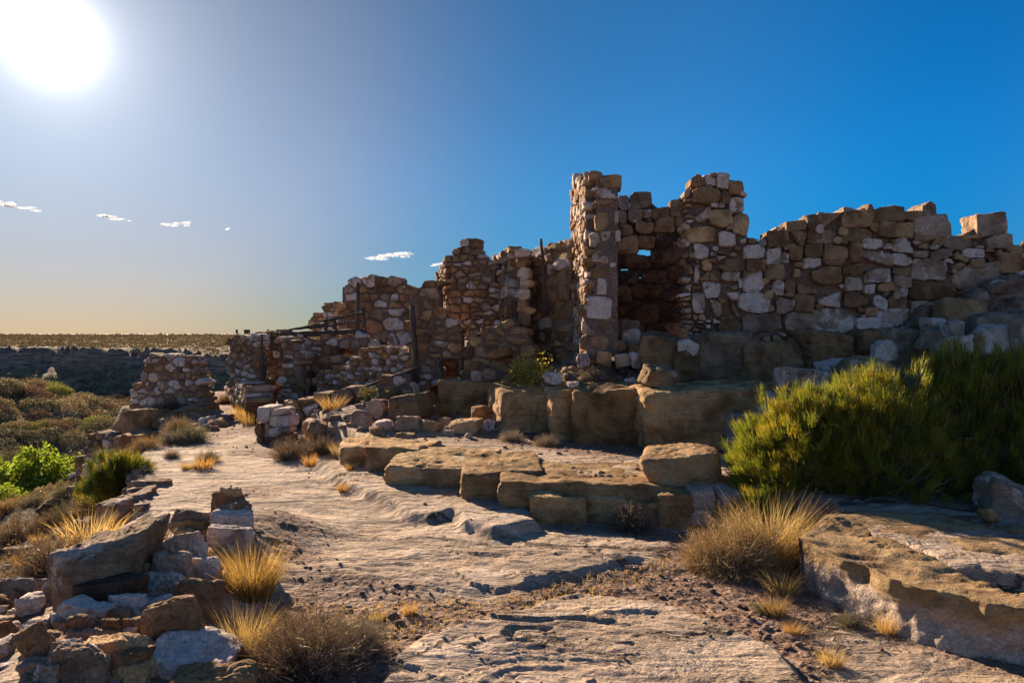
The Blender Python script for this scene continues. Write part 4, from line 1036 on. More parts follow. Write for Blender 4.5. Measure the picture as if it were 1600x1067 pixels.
# rubble field along the foot of the ruins
Q7 = lambda *b: cz_(400, 560, 2.667, b)
for b, tn, lb, kw in [
    ((548,146,708,268), 'b', 'big triangular brown boulder in the rubble in front of the burnt post', dict(roll=0, seed=3)),
    ((468,284,526,328), 'b', 'small dark cobble at the left end of the rubble row', {}), ((492,250,572,308), 'w', 'bluish white slab leaning in the rubble row', dict(roll=-20)),
    ((583,238,688,306), 'g', 'rough grey-pink rock in front of the triangular boulder', {}), ((683,256,757,308), 't', 'tan rock in the middle of the rubble row', {}),
    ((757,245,812,292), 't', 'second tan rock behind the rubble row, left of the long cobble', {}), ((803,246,938,314), 't', 'long smooth cobble lying before the middle ledge', {}),
    ((896,198,990,264), 'b', 'squared brown rock on top of the rubble by the middle ledge', dict(Y=10.1)), ((943,258,998,306), 'p', 'pale rock at the corner of the middle ledge', {}),
    ((196,248,306,318), 'g', 'rounded pale-backed boulder among the tufts left of the rubble', {}), ((214,266,302,338), 'b', 'square brown face rock in front of the rounded boulder', {}),
    ((300,284,362,322), 'g', 'low rock right of the square brown one', {}), ((398,214,470,290), 'g', 'grey rock at the lower left of the slab heap', {}),
    ((455,178,545,250), 'g', 'slab leaning on the heap left of the triangular boulder', {}), ((480,168,560,215), 'b', 'topmost slab of the heap left of the triangular boulder', dict(Y=11.4)),
    ((578,306,660,334), 't', 'flat stone on the ledge below the triangular boulder', {}), ((786,296,826,324), 'p', 'small pale stone under the long cobble', {}),
    ((868,310,905,336), 'g', 'small grey stone at the ledge foot', {}), ((0,205,52,262), 'g', 'grey rock beside the path left of the stump of squared stones', dict(Y=12)),
    ((860,10,958,94), 'b', 'large brown leaning slab right of the square opening', dict(Y=11.9)), ((900,54,952,96), 'p', 'small white rock below the leaning slab', dict(Y=11.5)),
    ((944,42,1000,92), 'g', 'grey cobble beside the small white rock', dict(Y=11.5)), ((1020,84,1080,130), 't', 'tan cobble above the middle ledge end', dict(Y=10.2)),
    ((960,-60,1080,10), 'b', 'flat brown slab leaning under the slanting coping', dict(Y=11.6, roll=-22)), ((1295,95,1345,120), 'p', 'bleached stone among the twiggy bushes on the middle ledge', dict(Y=8.9)),
    ((1205,55,1275,105), 'p', 'upright pale stone behind the twiggy bushes', dict(Y=9.6)), ((1530,78,1585,112), 'w', 'white stone near the foot of the tallest pier', dict(Y=9.2))]:
    rock(*Q7(*b), tn, label=lb, **kw)
# canyon edge, left
Q5 = lambda *b: cz_(0, 500, 3.557, b)
for b, tn, lb, kw in [
    ((690,480,878,620), 'b', 'dark bedrock shoulder below the free-standing wall', dict(Y=13.4, depth=1.2)), ((645,600,825,760), 'b', 'dark cracked bedrock block right of the retaining wall', dict(Y=12.4, depth=1.2)),
    ((862,490,1035,690), 'b', 'tall dark rock face under the free-standing wall', dict(Y=13.6, depth=1.3)), ((1028,508,1108,588), 'g', 'brown boulder at the right foot of the free-standing wall', dict(Y=14.0)),
    ((1140,552,1244,642), 't', 'tan square rock at the left side of the path', dict(Y=12.6)), ((1085,540,1165,645), 'w', 'white rock left of the tan square one beside the path', dict(Y=12.8)),
    ((1150,515,1255,575), 'g', 'grey rock behind the tan square one', dict(Y=13.6)), ((1238,525,1295,608), 'g', 'small grey rock at the path edge', dict(Y=13.4)),
    ((1278,558,1338,614), 'b', 'brown rock nearest the path in its heap', dict(Y=13.0)), ((975,575,1100,625), 'g', 'low rock in front of the heap beside the path', dict(Y=12.6)),
    ((770,800,1045,915), 'g', 'flat grey edge slab under the orange tuft', dict(Y=8.5, depth=1.0)), ((815,875,935,955), 'g', 'rounded edge rock below the flat grey slab', dict(Y=7.6)),
    ((718,830,795,975), 'b', 'dark upright rock at the canyon edge beside the tall green bush', dict(Y=8.2)), ((695,942,832,1080), 'g', 'pale-topped edge rock right of the tall green bush', dict(Y=7.0, depth=.8)),
    ((575,980,715,1110), 'g', 'grey rock with cracked front at the canyon edge', dict(Y=6.7, depth=.8)), ((205,988,375,1085), 'd', 'half-buried dark rock on the slope left of the green bush', dict()),
    ((410,745,500,830), 'b', 'brown rock below the retaining wall, left', dict()), ((495,760,590,820), 'b', 'brown rock below the retaining wall, right', dict()),
    ((500,862,550,920), 'p', 'pale stone in the rubble below the retaining wall', dict()), ((420,860,505,960), 'b', 'brown stone in the rubble below the retaining wall', dict()),
    ((380,840,450,900), 'p', 'pinkish stone at the left of the rubble below the retaining wall', dict()), ((550,850,605,885), 'w', 'white stone near the tall green bush', dict()),
    ((370,920,430,990), 'b', 'lowest stone of the rubble below the retaining wall', dict()), ((455,820,545,862), 'g', 'grey stone right under the retaining wall', dict()),
    ((785,670,835,720), 'g', 'grey stone between the dark block and the sage bushes', dict(Y=11.6))]:
    rock(*Q5(*b), tn, label=lb, sink=.4, **kw)

# ------------------------------------------------------------------ collapsed wall in the left foreground, stone by stone
Q6 = lambda *b: cz_(0, 740, 3.262, b)
def heapY(b, up): return (HC - up)*F/((740 + b[3]/3.262) - HZ)
for b, tn, lb, kw in [
    ((262,268,705,665), 'g', 'massive brown rock face dropping to the canyon beside the heap', dict(Y=4.7, depth=1.1, n=34, mat=M_LEDGE, cuts=7)),
    ((1118,72,1226,112), 't', 'flat cap stone on the very top of the cairn', dict(Y=5.25)), ((1088,92,1246,218), 'b', 'brown stone under the cap stone of the cairn', dict(Y=5.25)),
    ((1100,125,1288,218), 'g', 'striped leaning slab in the cairn, second from the top', dict(Y=5.1, roll=-24)), ((1070,190,1290,305), 'p', 'pinkish broad stone in the middle of the cairn', dict(Y=5.0)),
    ((1058,265,1288,392), 'w', 'bluish white lowest stone of the cairn', dict(Y=4.9)),
    ((868,190,1062,255), 'g', 'thin dark slab with a white patch left of the cairn', dict(Y=5.0)), ((856,238,1068,306), 't', 'flat tan stone under the thin dark slab', dict(Y=4.95)),
    ((884,285,984,316), 't', 'small flat stone wedged above the white block', dict(Y=4.85)), ((975,288,1034,334), 'g', 'small grey chock stone left of the cairn', dict(Y=4.85)),
    ((1028,284,1098,338), 'b', 'round brown cobble at the foot of the cairn', dict(Y=4.85)), ((824,303,1034,445), 'p', 'cream block with an orange stain left of the cairn', dict(Y=4.7)),
    ((755,398,975,540), 'g', 'grey cubic block with a flat sunlit top', dict(Y=4.45, jit=.06)), ((866,468,958,518), 't', 'small tan stone leaning on the grey cubic block', dict(Y=4.25)),
    ((938,428,1138,548), 'w', 'white crystalline block beside the tall grass', dict(Y=4.35)), ((1008,383,1242,450), 't', 'flat tan slab right below the cairn', dict(Y=4.7)),
    ((598,448,755,545), 't', 'tan rock in front of the massive rock face', dict(Y=4.5)), ((372,484,602,645), 'o', 'orange-brown tilted rock against the massive rock face', dict(Y=4.2)),
    ((384,538,718,672), 'd', 'dark rough slab across the middle of the heap', dict(Y=4.1)), ((714,513,934,578), 'p', 'pale flat stone above the orange-stained one', dict(Y=4.3)),
    ((712,556,968,655), 'p', 'rounded pinkish stone stained orange at its right', dict(Y=4.15)), ((900,523,1122,745), 'b', 'large rounded brown stone beside the tall grass', dict(Y=4.1)),
    ((270,628,604,765), 'p', 'long lavender-grey slab slanting left', dict(Y=3.85, roll=10)), ((556,618,768,728), 'w', 'bright white hollowed stone in the middle of the heap', dict(Y=3.85)),
    ((552,698,664,770), 'b', 'brown wedge below the hollowed white stone', dict(Y=3.75)), ((698,612,908,738), 'w', 'white shard leaning on the big brown slab', dict(Y=3.85, roll=-28)),
    ((526,733,618,838), 'b', 'small dark brown stone under the brown wedge', dict(Y=3.6)), ((618,725,774,852), 't', 'tan wedge touching the big leaning brown slab', dict(Y=3.6)),
    ((342,724,474,838), 'b', 'brown rounded stone on the lavender slab', dict(Y=3.65)), ((84,745,290,988), 'b', 'tilted brown block at the left flank of the heap', dict(Y=3.55, roll=-18)),
    ((272,743,374,825), 'g', 'grey stone behind the brown rounded one', dict(Y=3.8)), ((250,820,352,895), 'g', 'grey stone at the left above the pale-edged block', dict(Y=3.55)),
    ((745,613,1058,935), 'b', 'big leaning brown slab with a pale left edge', dict(Y=3.5, depth=.26, roll=-14, n=26, cutd=(.84, .97))),
    ((752,763,1176,1090), 'w', 'large triangular white slab mottled blue-grey in the foreground', dict(Y=3.15, depth=.34, roll=16, n=30, cutd=(.8, .95))),
    ((426,833,764,988), 't', 'broad rough tan rock in the lower middle of the heap', dict(Y=3.45)), ((262,848,424,995), 'p', 'pale-edged block left of the pointed rock', dict(Y=3.4)),
    ((244,878,530,1090), 'g', 'pointed grooved grey-brown rock at the bottom edge', dict(Y=3.15, n=24, cutd=(.66, .88))), ((548,938,778,1015), 't', 'flat tan stone between the two bottom rocks', dict(Y=3.3)),
    ((516,978,744,1090), 't', 'tan rock with grey top at the bottom edge', dict(Y=3.1)), ((-20,958,198,1090), 'p', 'pinkish brown block in the bottom left corner', dict(Y=3.2)),
    ((886,994,1306,1110), 't', 'flat tan slab along the bottom edge below the white slab', dict(Y=2.95, n=24, cutd=(.84, .96))), ((172,968,294,1090), 'g', 'grey stone squeezed beside the corner block', dict(Y=3.15)),
    ((480,798,590,865), 'b', 'small brown stone above the broad rough rock', dict(Y=3.55)), ((350,798,505,865), 'g', 'dark grey low stone left of the small brown one', dict(Y=3.6)),
    ((410,855,470,905), 'o', 'orange chip between the pale-edged block and the broad rock', dict(Y=3.45)),
    ((-30,538,205,645), 'g', 'grey boulder low on the slope at the left edge', dict()), ((198,525,285,645), 'g', 'grey boulder right of the lowest one at the left edge', dict()),
    ((265,460,345,525), 'g', 'grey rock among orange grass on the slope', dict()), ((35,372,180,420), 'g', 'flat grey rock among grass at the left edge', dict()),
    ((350,240,460,300), 'g', 'grey outcrop on the slope in the golden grass', dict()), ((265,275,350,320), 'p', 'pale outcrop on the slope in the golden grass', dict())]:
    if b[2] > 240 and kw.get('Y', 9) < 5: kw['Y'] = min(kw['Y'], ground_hit((Q6(*b)[0]+Q6(*b)[2])/2, min(Q6(*b)[3], 1066)))
    kw.setdefault('n', 18 if (b[2]-b[0]) > 120 else 12)
    rock(*Q6(*b), tn, label=lb, name='heap_stone' if kw.get('Y', 9) < 5.3 and b[2] > 240 else 'loose_rock', **{**dict(minh=1.85 if b[2]-b[0] < 420 else 1.35, sink=.22, rough=1.5, cutd=(.62, .9), cuts=9, p=24), **kw})
r6 = random.Random(9)
for i in range(58):
    px = r6.uniform(-15, 345); py = r6.uniform(905 if px > 120 else 950, 1066); w_ = r6.uniform(20, 52)*(.6 + .8*(py-880)/186); h_ = w_*r6.uniform(.45, .9)
    rock(px - w_/2, py - h_, px + w_/2, py, r6.choice('bgptgw'), name='heap_stone', label='one of the small angular stones filling the collapsed heap at the bottom left', group='small stones filling the collapsed wall heap', n=9, rough=1.4, yaw=r6.uniform(-50, 50), seed=i+900, sink=.2, roll=r6.uniform(-25, 25))
#@@PLANTS
# ------------------------------------------------------------------ plants
class Blades:
    """thin curved blades and leaf faces gathered into one mesh"""
    def __init__(s, seed): s.r = np.random.default_rng(seed); s.V = []; s.Q = []; s.T = []; s.n = 0
    def add(s, root, d, L, w, bend, seg=3, tip=.15):
        N = len(root); r = s.r
        d = d/np.linalg.norm(d, axis=1)[:, None]
        a = r.normal(size=(N, 3)); sd = np.cross(d, a); sd /= np.linalg.norm(sd, axis=1)[:, None] + 1e-9
        L = np.broadcast_to(L, N); w = np.broadcast_to(w, N)
        rows = []
        for k in range(seg+1):
            t = k/seg; c = root + d*(L*t)[:, None] + bend*(L*t*t)[:, None]
            ww = (w*(1 - (1-tip)*t**1.3))[:, None]*.5
            if k == seg: rows += [c]
            else: rows += [c - sd*ww, c + sd*ww]
        V = np.stack(rows, 1); m = V.shape[1]
        base = s.n + np.arange(N)[:, None]*m
        for k in range(seg-1): s.Q.append(base + np.array([[2*k, 2*k+1, 2*k+3, 2*k+2]]))
        s.T.append(base + np.array([[2*seg-2, 2*seg-1, 2*seg]]))
        s.V.append(V.reshape(-1, 3)); s.n += N*m
        return root + d*L[:, None] + bend*L[:, None]
    def leaves(s, c, size, up=.3, asp=.55):
        N = len(c); r = s.r; size = np.broadcast_to(size, N)[:, None]
        a = r.normal(size=(N, 3)); a[:, 2] += up; a /= np.linalg.norm(a, axis=1)[:, None]
        b = np.cross(a, r.normal(size=(N, 3))); b /= np.linalg.norm(b, axis=1)[:, None] + 1e-9
        V = np.stack([c, c + a*size*.5 + b*size*asp*.5, c + a*size, c + a*size*.5 - b*size*asp*.5], 1)
        s.Q.append(s.n + np.arange(N)[:, None]*4 + np.array([[0, 1, 2, 3]])); s.V.append(V.reshape(-1, 3)); s.n += N*4
    def mesh(s, name, mat):
        return mesh_np(name, np.concatenate(s.V), quads=np.concatenate(s.Q) if s.Q else None, tris=np.concatenate(s.T) if s.T else None, mat=mat, smooth=False)
def nrm(a): return a/(np.linalg.norm(a, axis=1)[:, None] + 1e-9)
def dome(r, N, rx, ry, h, lo=.0, inner=.25):
    a = r.uniform(0, 2*math.pi, N); el = np.arcsin(r.uniform(lo, 1, N)); k = r.uniform(inner, 1, N)**.5
    return np.stack([np.cos(a)*np.cos(el)*rx*k, np.sin(a)*np.cos(el)*ry*k, np.sin(el)*h*k], 1)

def mesh_grass(seed, rad, h, N, w=.004, spread=.55, droop=.35):
    B = Blades(seed); r = B.r
    a = r.uniform(0, 2*math.pi, N); q = r.uniform(0, 1, N)**.7*rad*.45
    root = np.stack([np.cos(a)*q, np.sin(a)*q, np.full(N, -.02)], 1)
    a2 = a + r.normal(0, .7, N); s_ = r.uniform(0, spread, N)*rad/h*1.1
    d = np.stack([np.cos(a2)*s_, np.sin(a2)*s_, np.ones(N)], 1)
    L = h*r.uniform(.35, 1.1, N)**.8
    bend = np.stack([np.cos(a2)*r.uniform(0, droop, N), np.sin(a2)*r.uniform(0, droop, N), -r.uniform(0, droop*.8, N)], 1)
    tips = B.add(root, d, L, w*r.uniform(.6, 1.3, N), bend, 3)
    return B.mesh('blades', M_GRASS)
def mesh_twigs(seed, rx, h, N=420, leaf=1400, w=.004, lsize=.012):
    """grey-brown twiggy desert bush: branching stems, sparse fine leaves"""
    B = Blades(seed); r = B.r
    tgt = dome(r, N, rx, rx, h, .02, .35); root = r.normal(0, rx*.09, (N, 3)); root[:, 2] = -.02
    d = tgt - root; L = np.linalg.norm(d, axis=1)
    bend = r.normal(0, .17, (N, 3)); B.add(root, d - bend*L[:, None]*.6, L, w*1.6, bend, 3, .3)
    M = N*6; k = r.integers(0, N, M); t = r.uniform(.35, 1, M)[:, None]
    p = root[k] + (tgt - root)[k]*t
    d2 = nrm(nrm((tgt-root)[k]) + r.normal(0, .85, (M, 3)) + [0, 0, .3])
    ll = h*r.uniform(.07, .24, M); tips = B.add(p, d2, ll, w*.8, r.normal(0, .12, (M, 3)), 2, .2)
    k = r.integers(0, M, leaf); B.leaves(p[k] + d2[k]*(ll[k]*r.uniform(.3, 1.1, leaf))[:, None], lsize*r.uniform(.6, 1.4, leaf), .4, .5)
    return B.mesh('foliage', M_TWIG)
def meshes_joint_fir(seed, rx, ry, h, NB=420, per=26, bl=.105, w=.0042):
    """broom-like shrub of upright green jointed stems on woody branches"""
    B = Blades(seed); W = Blades(seed+1); r = B.r
    # lumpy dome: bundles crowd on several rounded crowns
    nc = max(5, int(NB/32)); cc = dome(r, nc, rx*.74, ry*.74, h*.68, .05, .5); cr_ = r.uniform(.24, .42, nc)*min(rx, ry, h)*1.15
    cr_ *= r.uniform(.75, 1.25, nc); k = r.integers(0, nc, NB); dirs = nrm(r.normal(size=(NB, 3)) + [0, 0, .35]); c = cc[k] + dirs*(cr_[k]*r.uniform(.45, 1, NB)**.5)[:, None]
    c[:, 2] = np.maximum(c[:, 2], .03)
    base = r.normal(0, rx*.12, (NB, 3)); base[:, 2] = -.03
    dk = r.integers(0, NB, NB//2); dd_ = nrm(dirs[dk] + r.normal(0, .5, (len(dk), 3)) + [0, 0, .3]); W.add(c[dk], dd_, bl*r.uniform(.8, 2.2, len(dk)), .005, r.normal(0, .25, (len(dk), 3)), 3, .2)
    W.add(base, c - base + [0, 0, -.1], np.linalg.norm(c - base, axis=1), .012, np.tile([0, 0, .1], (NB, 1)) + r.normal(0, .06, (NB, 3)), 3, .35)
    M = NB*per; j = np.repeat(np.arange(NB), per)
    out = nrm(c[j]*[1, 1, .4] + 1e-3)
    jit = r.normal(0, .020, (M, 3)); 
    d = nrm(out*.45 + dirs[j]*.45 + [0, 0, 1.0] + r.normal(0, .24, (M, 3)))
    L = bl*r.uniform(.45, 1.25, M)*r.uniform(.7, 1.25, NB)[j]
    B.add(c[j] + jit, d, L, w*r.uniform(.7, 1.4, M), nrm(out + [0, 0, .6])*.12, 2, .3)
    # side stems
    k = r.integers(0, M, M); B.add((c[j] + jit)[k] + d[k]*(L[k]*.45)[:, None], nrm(d[k] + r.normal(0, .35, (M, 3))), L[k]*.6, w*.9, np.zeros((M, 3)), 2, .3)
    return B.mesh('foliage', M_GREEN), W.mesh('branches', M_TWIG)
def meshes_leafy(seed, rx, h, N=2600, size=.05, mat=None, stems=60, clumps=26):
    B = Blades(seed); W = Blades(seed+5); r = B.r
    cc = dome(r, clumps, rx*.78, rx*.78, h*.82, .05, .35); rad = r.uniform(.16, .34, clumps)*rx
    k = r.integers(0, clumps, N); p = cc[k] + nrm(r.normal(size=(N, 3)))*(rad[k]*r.uniform(.3, 1, N)**.6)[:, None]*[1, 1, .9]
    p[:, 2] = np.maximum(p[:, 2], .02); B.leaves(p, size*r.uniform(.6, 1.4, N), .5, .6)
    b = r.normal(0, rx*.08, (stems, 3)); b[:, 2] = -.05; t = cc[r.integers(0, clumps, stems)]
    W.add(b, t-b, np.linalg.norm(t-b, axis=1), size*.35, r.normal(0, .05, (stems, 3)), 3, .3)
    return B.mesh('foliage', mat or M_LEAF), W.mesh('branches', M_TWIG)

GOLD = (.40, .235, .075, 1); STRAW = (.42, .30, .13, 1); BUFF = (.31, .215, .115, 1); TWIGC = (.165, .115, .085, 1); SAGE = (.17, .16, .11, 1); GREY = (.24, .20, .165, 1)
def at_px(px, py, dY=0, z=None):
    Y = ground_hit(px, py) + dY; X = (px-800)/F*Y
    return X, Y, hz(X, Y)
def plant(name, label, cat, px, py, parts, cols, group=None, Y=None, rz=None, sc=1):
    if Y: X = (px-800)/F*Y; z = hz(X, Y)
    else: X, Y, z = at_px(px, py)
    o = thing(name, label, cat, (X, Y, z), rz if rz is not None else random.uniform(0, 6.3), group)
    if sc != 1: o.scale = (sc, sc, sc)
    for me, c in zip(parts, cols):
        link(me.name.split('.')[0], me, o, color=c)
    return o

# green joint-fir thicket on the right: three shrubs grown together
def jf(px, py, Y, wpx, hpx, seed, label, NB, tint=(.14, .19, .022, 1)):
    rx = wpx/F*Y/2; h = hpx/F*Y
    f, w = meshes_joint_fir(seed, rx, rx*.8, h, NB)
    return plant('joint_fir_shrub', label, 'shrub', px, py, (f, w), (tint, (.20, .16, .13, 1)), Y=Y, rz=0)
jf(1258, 800, 6.25, 262, 178, 101, 'left and lowest of the grown-together green broom shrubs on the right', 1350, (.13, .165, .02, 1))
jf(1375, 812, 6.15, 300, 236, 102, 'middle green broom shrub of the thicket with ochre stem tips', 1600, (.145, .17, .02, 1))
jf(1500, 812, 6.3, 290, 262, 106, 'green broom shrub between the middle one and the one at the right edge', 1500, (.13, .16, .02, 1))
jf(1620, 812, 6.1, 290, 275, 103, 'rightmost green broom shrub, cut by the right edge of the photograph', 1400, (.125, .165, .02, 1))
jf(1190, 806, 5.9, 120, 84, 104, 'small green broom sprout at the lower left foot of the thicket', 340, (.12, .165, .02, 1))
f, w = meshes_joint_fir(105, .42, .42, .95, 420, 24, .15, .005)
plant('joint_fir_shrub', 'dark green broom shrub clinging to the canyon edge left of the slab', 'shrub', 186, 795, (f, w), ((.055, .08, .012, 1), (.15, .12, .09, 1)), Y=8.3)
f, w = meshes_leafy(106, .50, .74, 3800, .032, M_GREEN, 70, 40)
plant('greasewood_bush', 'yellow-green round bush growing below the sunlit orange wall section', 'bush', 838, 600, (f, w), ((.27, .25, .06, 1), (.18, .13, .09, 1)), Y=10.25, sc=1.3)
for px, py, Y, s_, lb in [(578, 632, 11.9, .30, 'olive small bush on the rubble left of the burnt post'), (620, 620, 11.9, .34, 'sparse green bush beside the big triangular boulder'), (660, 640, 11.7, .26, 'dark low bush under the burnt post'), (614, 560, 15.6, .55, 'dark bush in the corner below the broad high wall')]:
    f, w = meshes_leafy(int(px), s_, s_*1.05, 900, .03, M_TWIG, 50, 16)
    plant('desert_bush', lb, 'bush', px, py, (f, w), ((.16, .145, .06, 1), TWIGC), Y=Y)

# grasses and twiggy bushes
TW = [mesh_twigs(200+i, .30, .26) for i in range(4)]
TWB = [mesh_twigs(210+i, .42, .44, 900, 3800, .0035, .011) for i in range(2)]
GR = [mesh_grass(220+i, .22, .24 + .03*(i % 4), 260 + 60*(i % 3), .0042, .5 + .12*(i % 4), .3 + .1*(i % 3)) for i in range(9)]
GRB = [mesh_grass(230+i, .38, .60, 1300, .0045, .8, .45) for i in range(2)]
for k in range(2):
    for (px, py, Y, c, lb, kind, sc) in [[
        (1150, 905, 4.95, BUFF, 'big straw-coloured twiggy tussock at the left foot of the green thicket', 'B', 1.0),
        (1205, 880, 5.1, STRAW, 'tall golden grass rising over the straw-coloured tussock', 'G', .98),
        (1105, 895, 5.0, BUFF, 'lower left part bush of the tussock beside the path', 'B', .62),
        (475, 1066, 3.42, TWIGC, 'wide grey-brown twiggy bush at the bottom edge right of the heap', 'B', .92),
        (560, 1040, 3.65, GREY, 'thin greyish bush at the right of the grey-brown one', 'B', .52),
        (385, 1050, 3.5, STRAW, 'golden grass between the heap and the grey-brown bush', 'G', .46),
        (395, 950, 4.25, (.36, .235, .09), 'tall golden grass tuft beside the white crystalline block', 'G', .66)],
        [(440, 990, 3.8, GOLD, 'low golden grass behind the grey-brown bush', 'g', .8),
        (985, 828, 5.95, TWIGC, 'dark twiggy bush in front of the lower ledge', 't', .95),
        (538, 772, 7.3, GOLD, 'round orange tuft growing from the low rock step', 'g', .62),
        (453, 722, 9.2, TWIGC, 'grey-brown bush at the right edge of the path', 't', 1.2),
        (500, 712, 9.6, TWIGC, 'second grey-brown bush before the lower ledge end', 't', 1.1),
        (485, 735, 8.7, GOLD, 'orange grass in front of the two grey-brown bushes', 'g', .75),
        (530, 715, 9.3, STRAW, 'pale grass right of the grey-brown bushes', 'g', .8),
        (548, 745, 8.1, GOLD, 'orange tuft at the corner of the lower ledge', 'g', .5),
        (612, 745, 7.9, GOLD, 'small orange tuft beside the flaking brown block', 'g', .6),
        (318, 748, 8.5, GOLD, 'orange grass patch on the edge of the slab', 'g', 1.0),
        (325, 735, 9.0, SAGE, 'sage bush growing in the orange grass patch', 't', .72),
        (295, 748, 8.5, GOLD, 'low orange grass left of the sage bush', 'g', .7),
        (300, 700, 11.0, SAGE, 'dark sage bush left of the path', 't', 1.3),
        (268, 708, 10.8, GREY, 'grey cushion bush at the canyon edge', 't', 1.0),
        (280, 680, 12.0, BUFF, 'buff bush behind the dark sage bush', 't', 1.2),
        (240, 690, 11.2, GOLD, 'golden grass on the canyon edge before the sage bushes', 'g', 1.2),
        (228, 712, 10.3, BUFF, 'buff twiggy bush hanging over the canyon edge', 't', 1.1),
        (268, 738, 9.3, GREY, 'small grey bush on the edge slab', 't', .5),
        (380, 650, 13.8, GOLD, 'bright golden grass at the foot of the knee-high wall', 'g', 1.9),
        (392, 662, 12.9, GOLD, 'front golden grass clump beside the path', 'g', 1.5),
        (352, 628, 17.0, GOLD, 'golden clump at the far bend of the path', 'g', 1.5),
        (362, 626, 17.0, TWIGC, 'dark bush at the far bend of the path', 't', 1.5),
        (310, 650, 14.2, STRAW, 'straw tuft at the foot of the free-standing wall', 'g', 1.1),
        (262, 640, 15.2, TWIGC, 'dark bush against the free-standing wall', 't', 1.2),
        (520, 662, 11.6, GOLD, 'golden tuft between the rounded boulder and the slab heap', 'g', 1.25),
        (478, 690, 10.6, BUFF, 'buff weeds beside the stump of squared stones', 'g', .9),
        (692, 645, 11.3, GOLD, 'golden grass before the flat-topped bedrock step', 'g', 1.0),
        (735, 645, 11.0, STRAW, 'pale leaning grass blades on the flat-topped bedrock step', 'g', 1.1),
        (745, 520, 13.2, GOLD, 'bright yellow grass under the pyramid-topped wall', 'g', 1.3),
        (712, 528, 13.3, GOLD, 'yellow grass left of the slanting coping', 'g', .9),
        (800, 690, 8.9, GREY, 'small grey bush at the foot of the middle ledge', 't', .72),
        (857, 694, 8.6, GREY, 'second small grey bush at the foot of the middle ledge', 't', .78),
        (885, 600, 9.6, GREY, 'grey twiggy bush on the middle ledge', 't', .95),
        (932, 590, 9.7, GREY, 'pinkish grey twiggy bush left of the small square block', 't', 1.05),
        (862, 608, 9.3, TWIGC, 'dark twiggy bush at the rim of the middle ledge', 't', .7),
        (1215, 598, 8.4, BUFF, 'buff twigs behind the jutting pinkish rock', 't', .8),
        (1420, 565, 8.0, GREY, 'grey twigs over the green thicket', 't', .9),
        (1112, 528, 9.5, BUFF, 'grass tuft at the foot of the wall beside the doorway', 'g', .75),
        (1238, 530, 9.3, TWIGC, 'dark grass tuft on the bedrock row under the long wall', 'g', .95),
        (1210, 960, 4.15, GOLD, 'golden tuft left of the foreground slab', 'g', .62),
        (1222, 925, 4.5, STRAW, 'pale tuft just below the straw-coloured tussock', 'g', .7),
        (1240, 1000, 3.9, GOLD, 'orange tuft in the gully beside the foreground slab', 'g', .42),
        (1330, 968, 4.0, SAGE, 'low grey-green mat plant at the foot of the foreground slab', 't', .38),
        (1385, 985, 3.9, GOLD, 'small orange tuft at the foot of the foreground slab', 'g', .42),
        (1190, 960, 4.2, SAGE, 'tiny sage plant left of the golden tuft', 't', .3),
        (1300, 1050, 3.5, STRAW, 'straw tuft at the bottom edge below the foreground slab', 'g', .4),
        (640, 980, 4.1, GOLD, 'low golden grass right of the grey-brown bush', 'g', .38),
        (590, 985, 4.05, STRAW, 'straw fringe between the two slabs', 'g', .42),
        (232, 862, 5.3, GREY, 'leafless grey bush between the rock face and the cairn', 't', .80),
        (190, 820, 6.8, GOLD, 'golden grass beside the cracked edge rock', 'g', .8),
        (215, 812, 6.6, STRAW, 'thin straw tuft on top of the edge rock', 'g', .6),
        (60, 850, 8.0, GOLD, 'orange grass on the slope above the grey rocks', 'g', 1.0),
        (105, 860, 7.6, GOLD, 'orange grass left of the dark rock face', 'g', 1.0),
        (30, 885, 7.0, GOLD, 'orange grass at the left edge over the low boulder', 'g', .85),
        (85, 890, 6.8, TWIGC, 'brown weeds above the lowest grey boulder', 't', 1.3),
        (140, 850, 8.6, STRAW, 'straw grass up against the dark rock face', 'g', 1.4),
        (70, 830, 10.5, TWIGC, 'brown bush on the upper slope, left', 't', 1.5),
        (20, 845, 10.0, TWIGC, 'brown bush on the slope at the left edge', 't', 1.5),
        (115, 815, 11.0, SAGE, 'sage bush below the half-buried dark rock', 't', 2.0),
        (150, 800, 10.5, BUFF, 'buff bush left of the dark green broom shrub', 't', 1.8),
        (55, 790, 13.5, SAGE, 'sage bush lower on the slope', 't', 1.5),
        (10, 800, 13.0, BUFF, 'buff bush low on the slope at the left edge', 't', 1.5),
        (105, 775, 15.0, SAGE, 'sage bush at the foot of the slope', 't', 1.5)]][k]:
        me = {'B': TWB, 'G': GRB, 't': TW, 'g': GR}[kind]; me = me[(int(px)+int(py)) % len(me)]
        nm = 'twiggy_bush' if kind in 'Bt' else 'grass_tuft'
        if px < 165 and kind in 'gt': Y = ground_hit(px, py)
        o = thing(nm, lb, 'bush' if kind in 'Bt' else 'grass', (*(lambda X: (X, Y, hz(X, Y)))((px-800)/F*Y),), random.uniform(0, 6.3))
        o.scale = (sc, sc, sc*random.uniform(.9, 1.1))
        if kind == 'g': m_ = random.uniform(0, .7); c = tuple(c[q]*(1-m_) + (STRAW if px % 2 else BUFF)[q]*m_ for q in range(3)); o.scale = (sc*random.uniform(.8, 1.3), sc*random.uniform(.8, 1.2), sc*random.uniform(.75, 1.15))
        f_ = random.uniform(.75, 1.15); link('foliage' if kind in 'Bt' else 'blades', me, o, color=(c[0]*f_, c[1]*f_, c[2]*f_, 1))

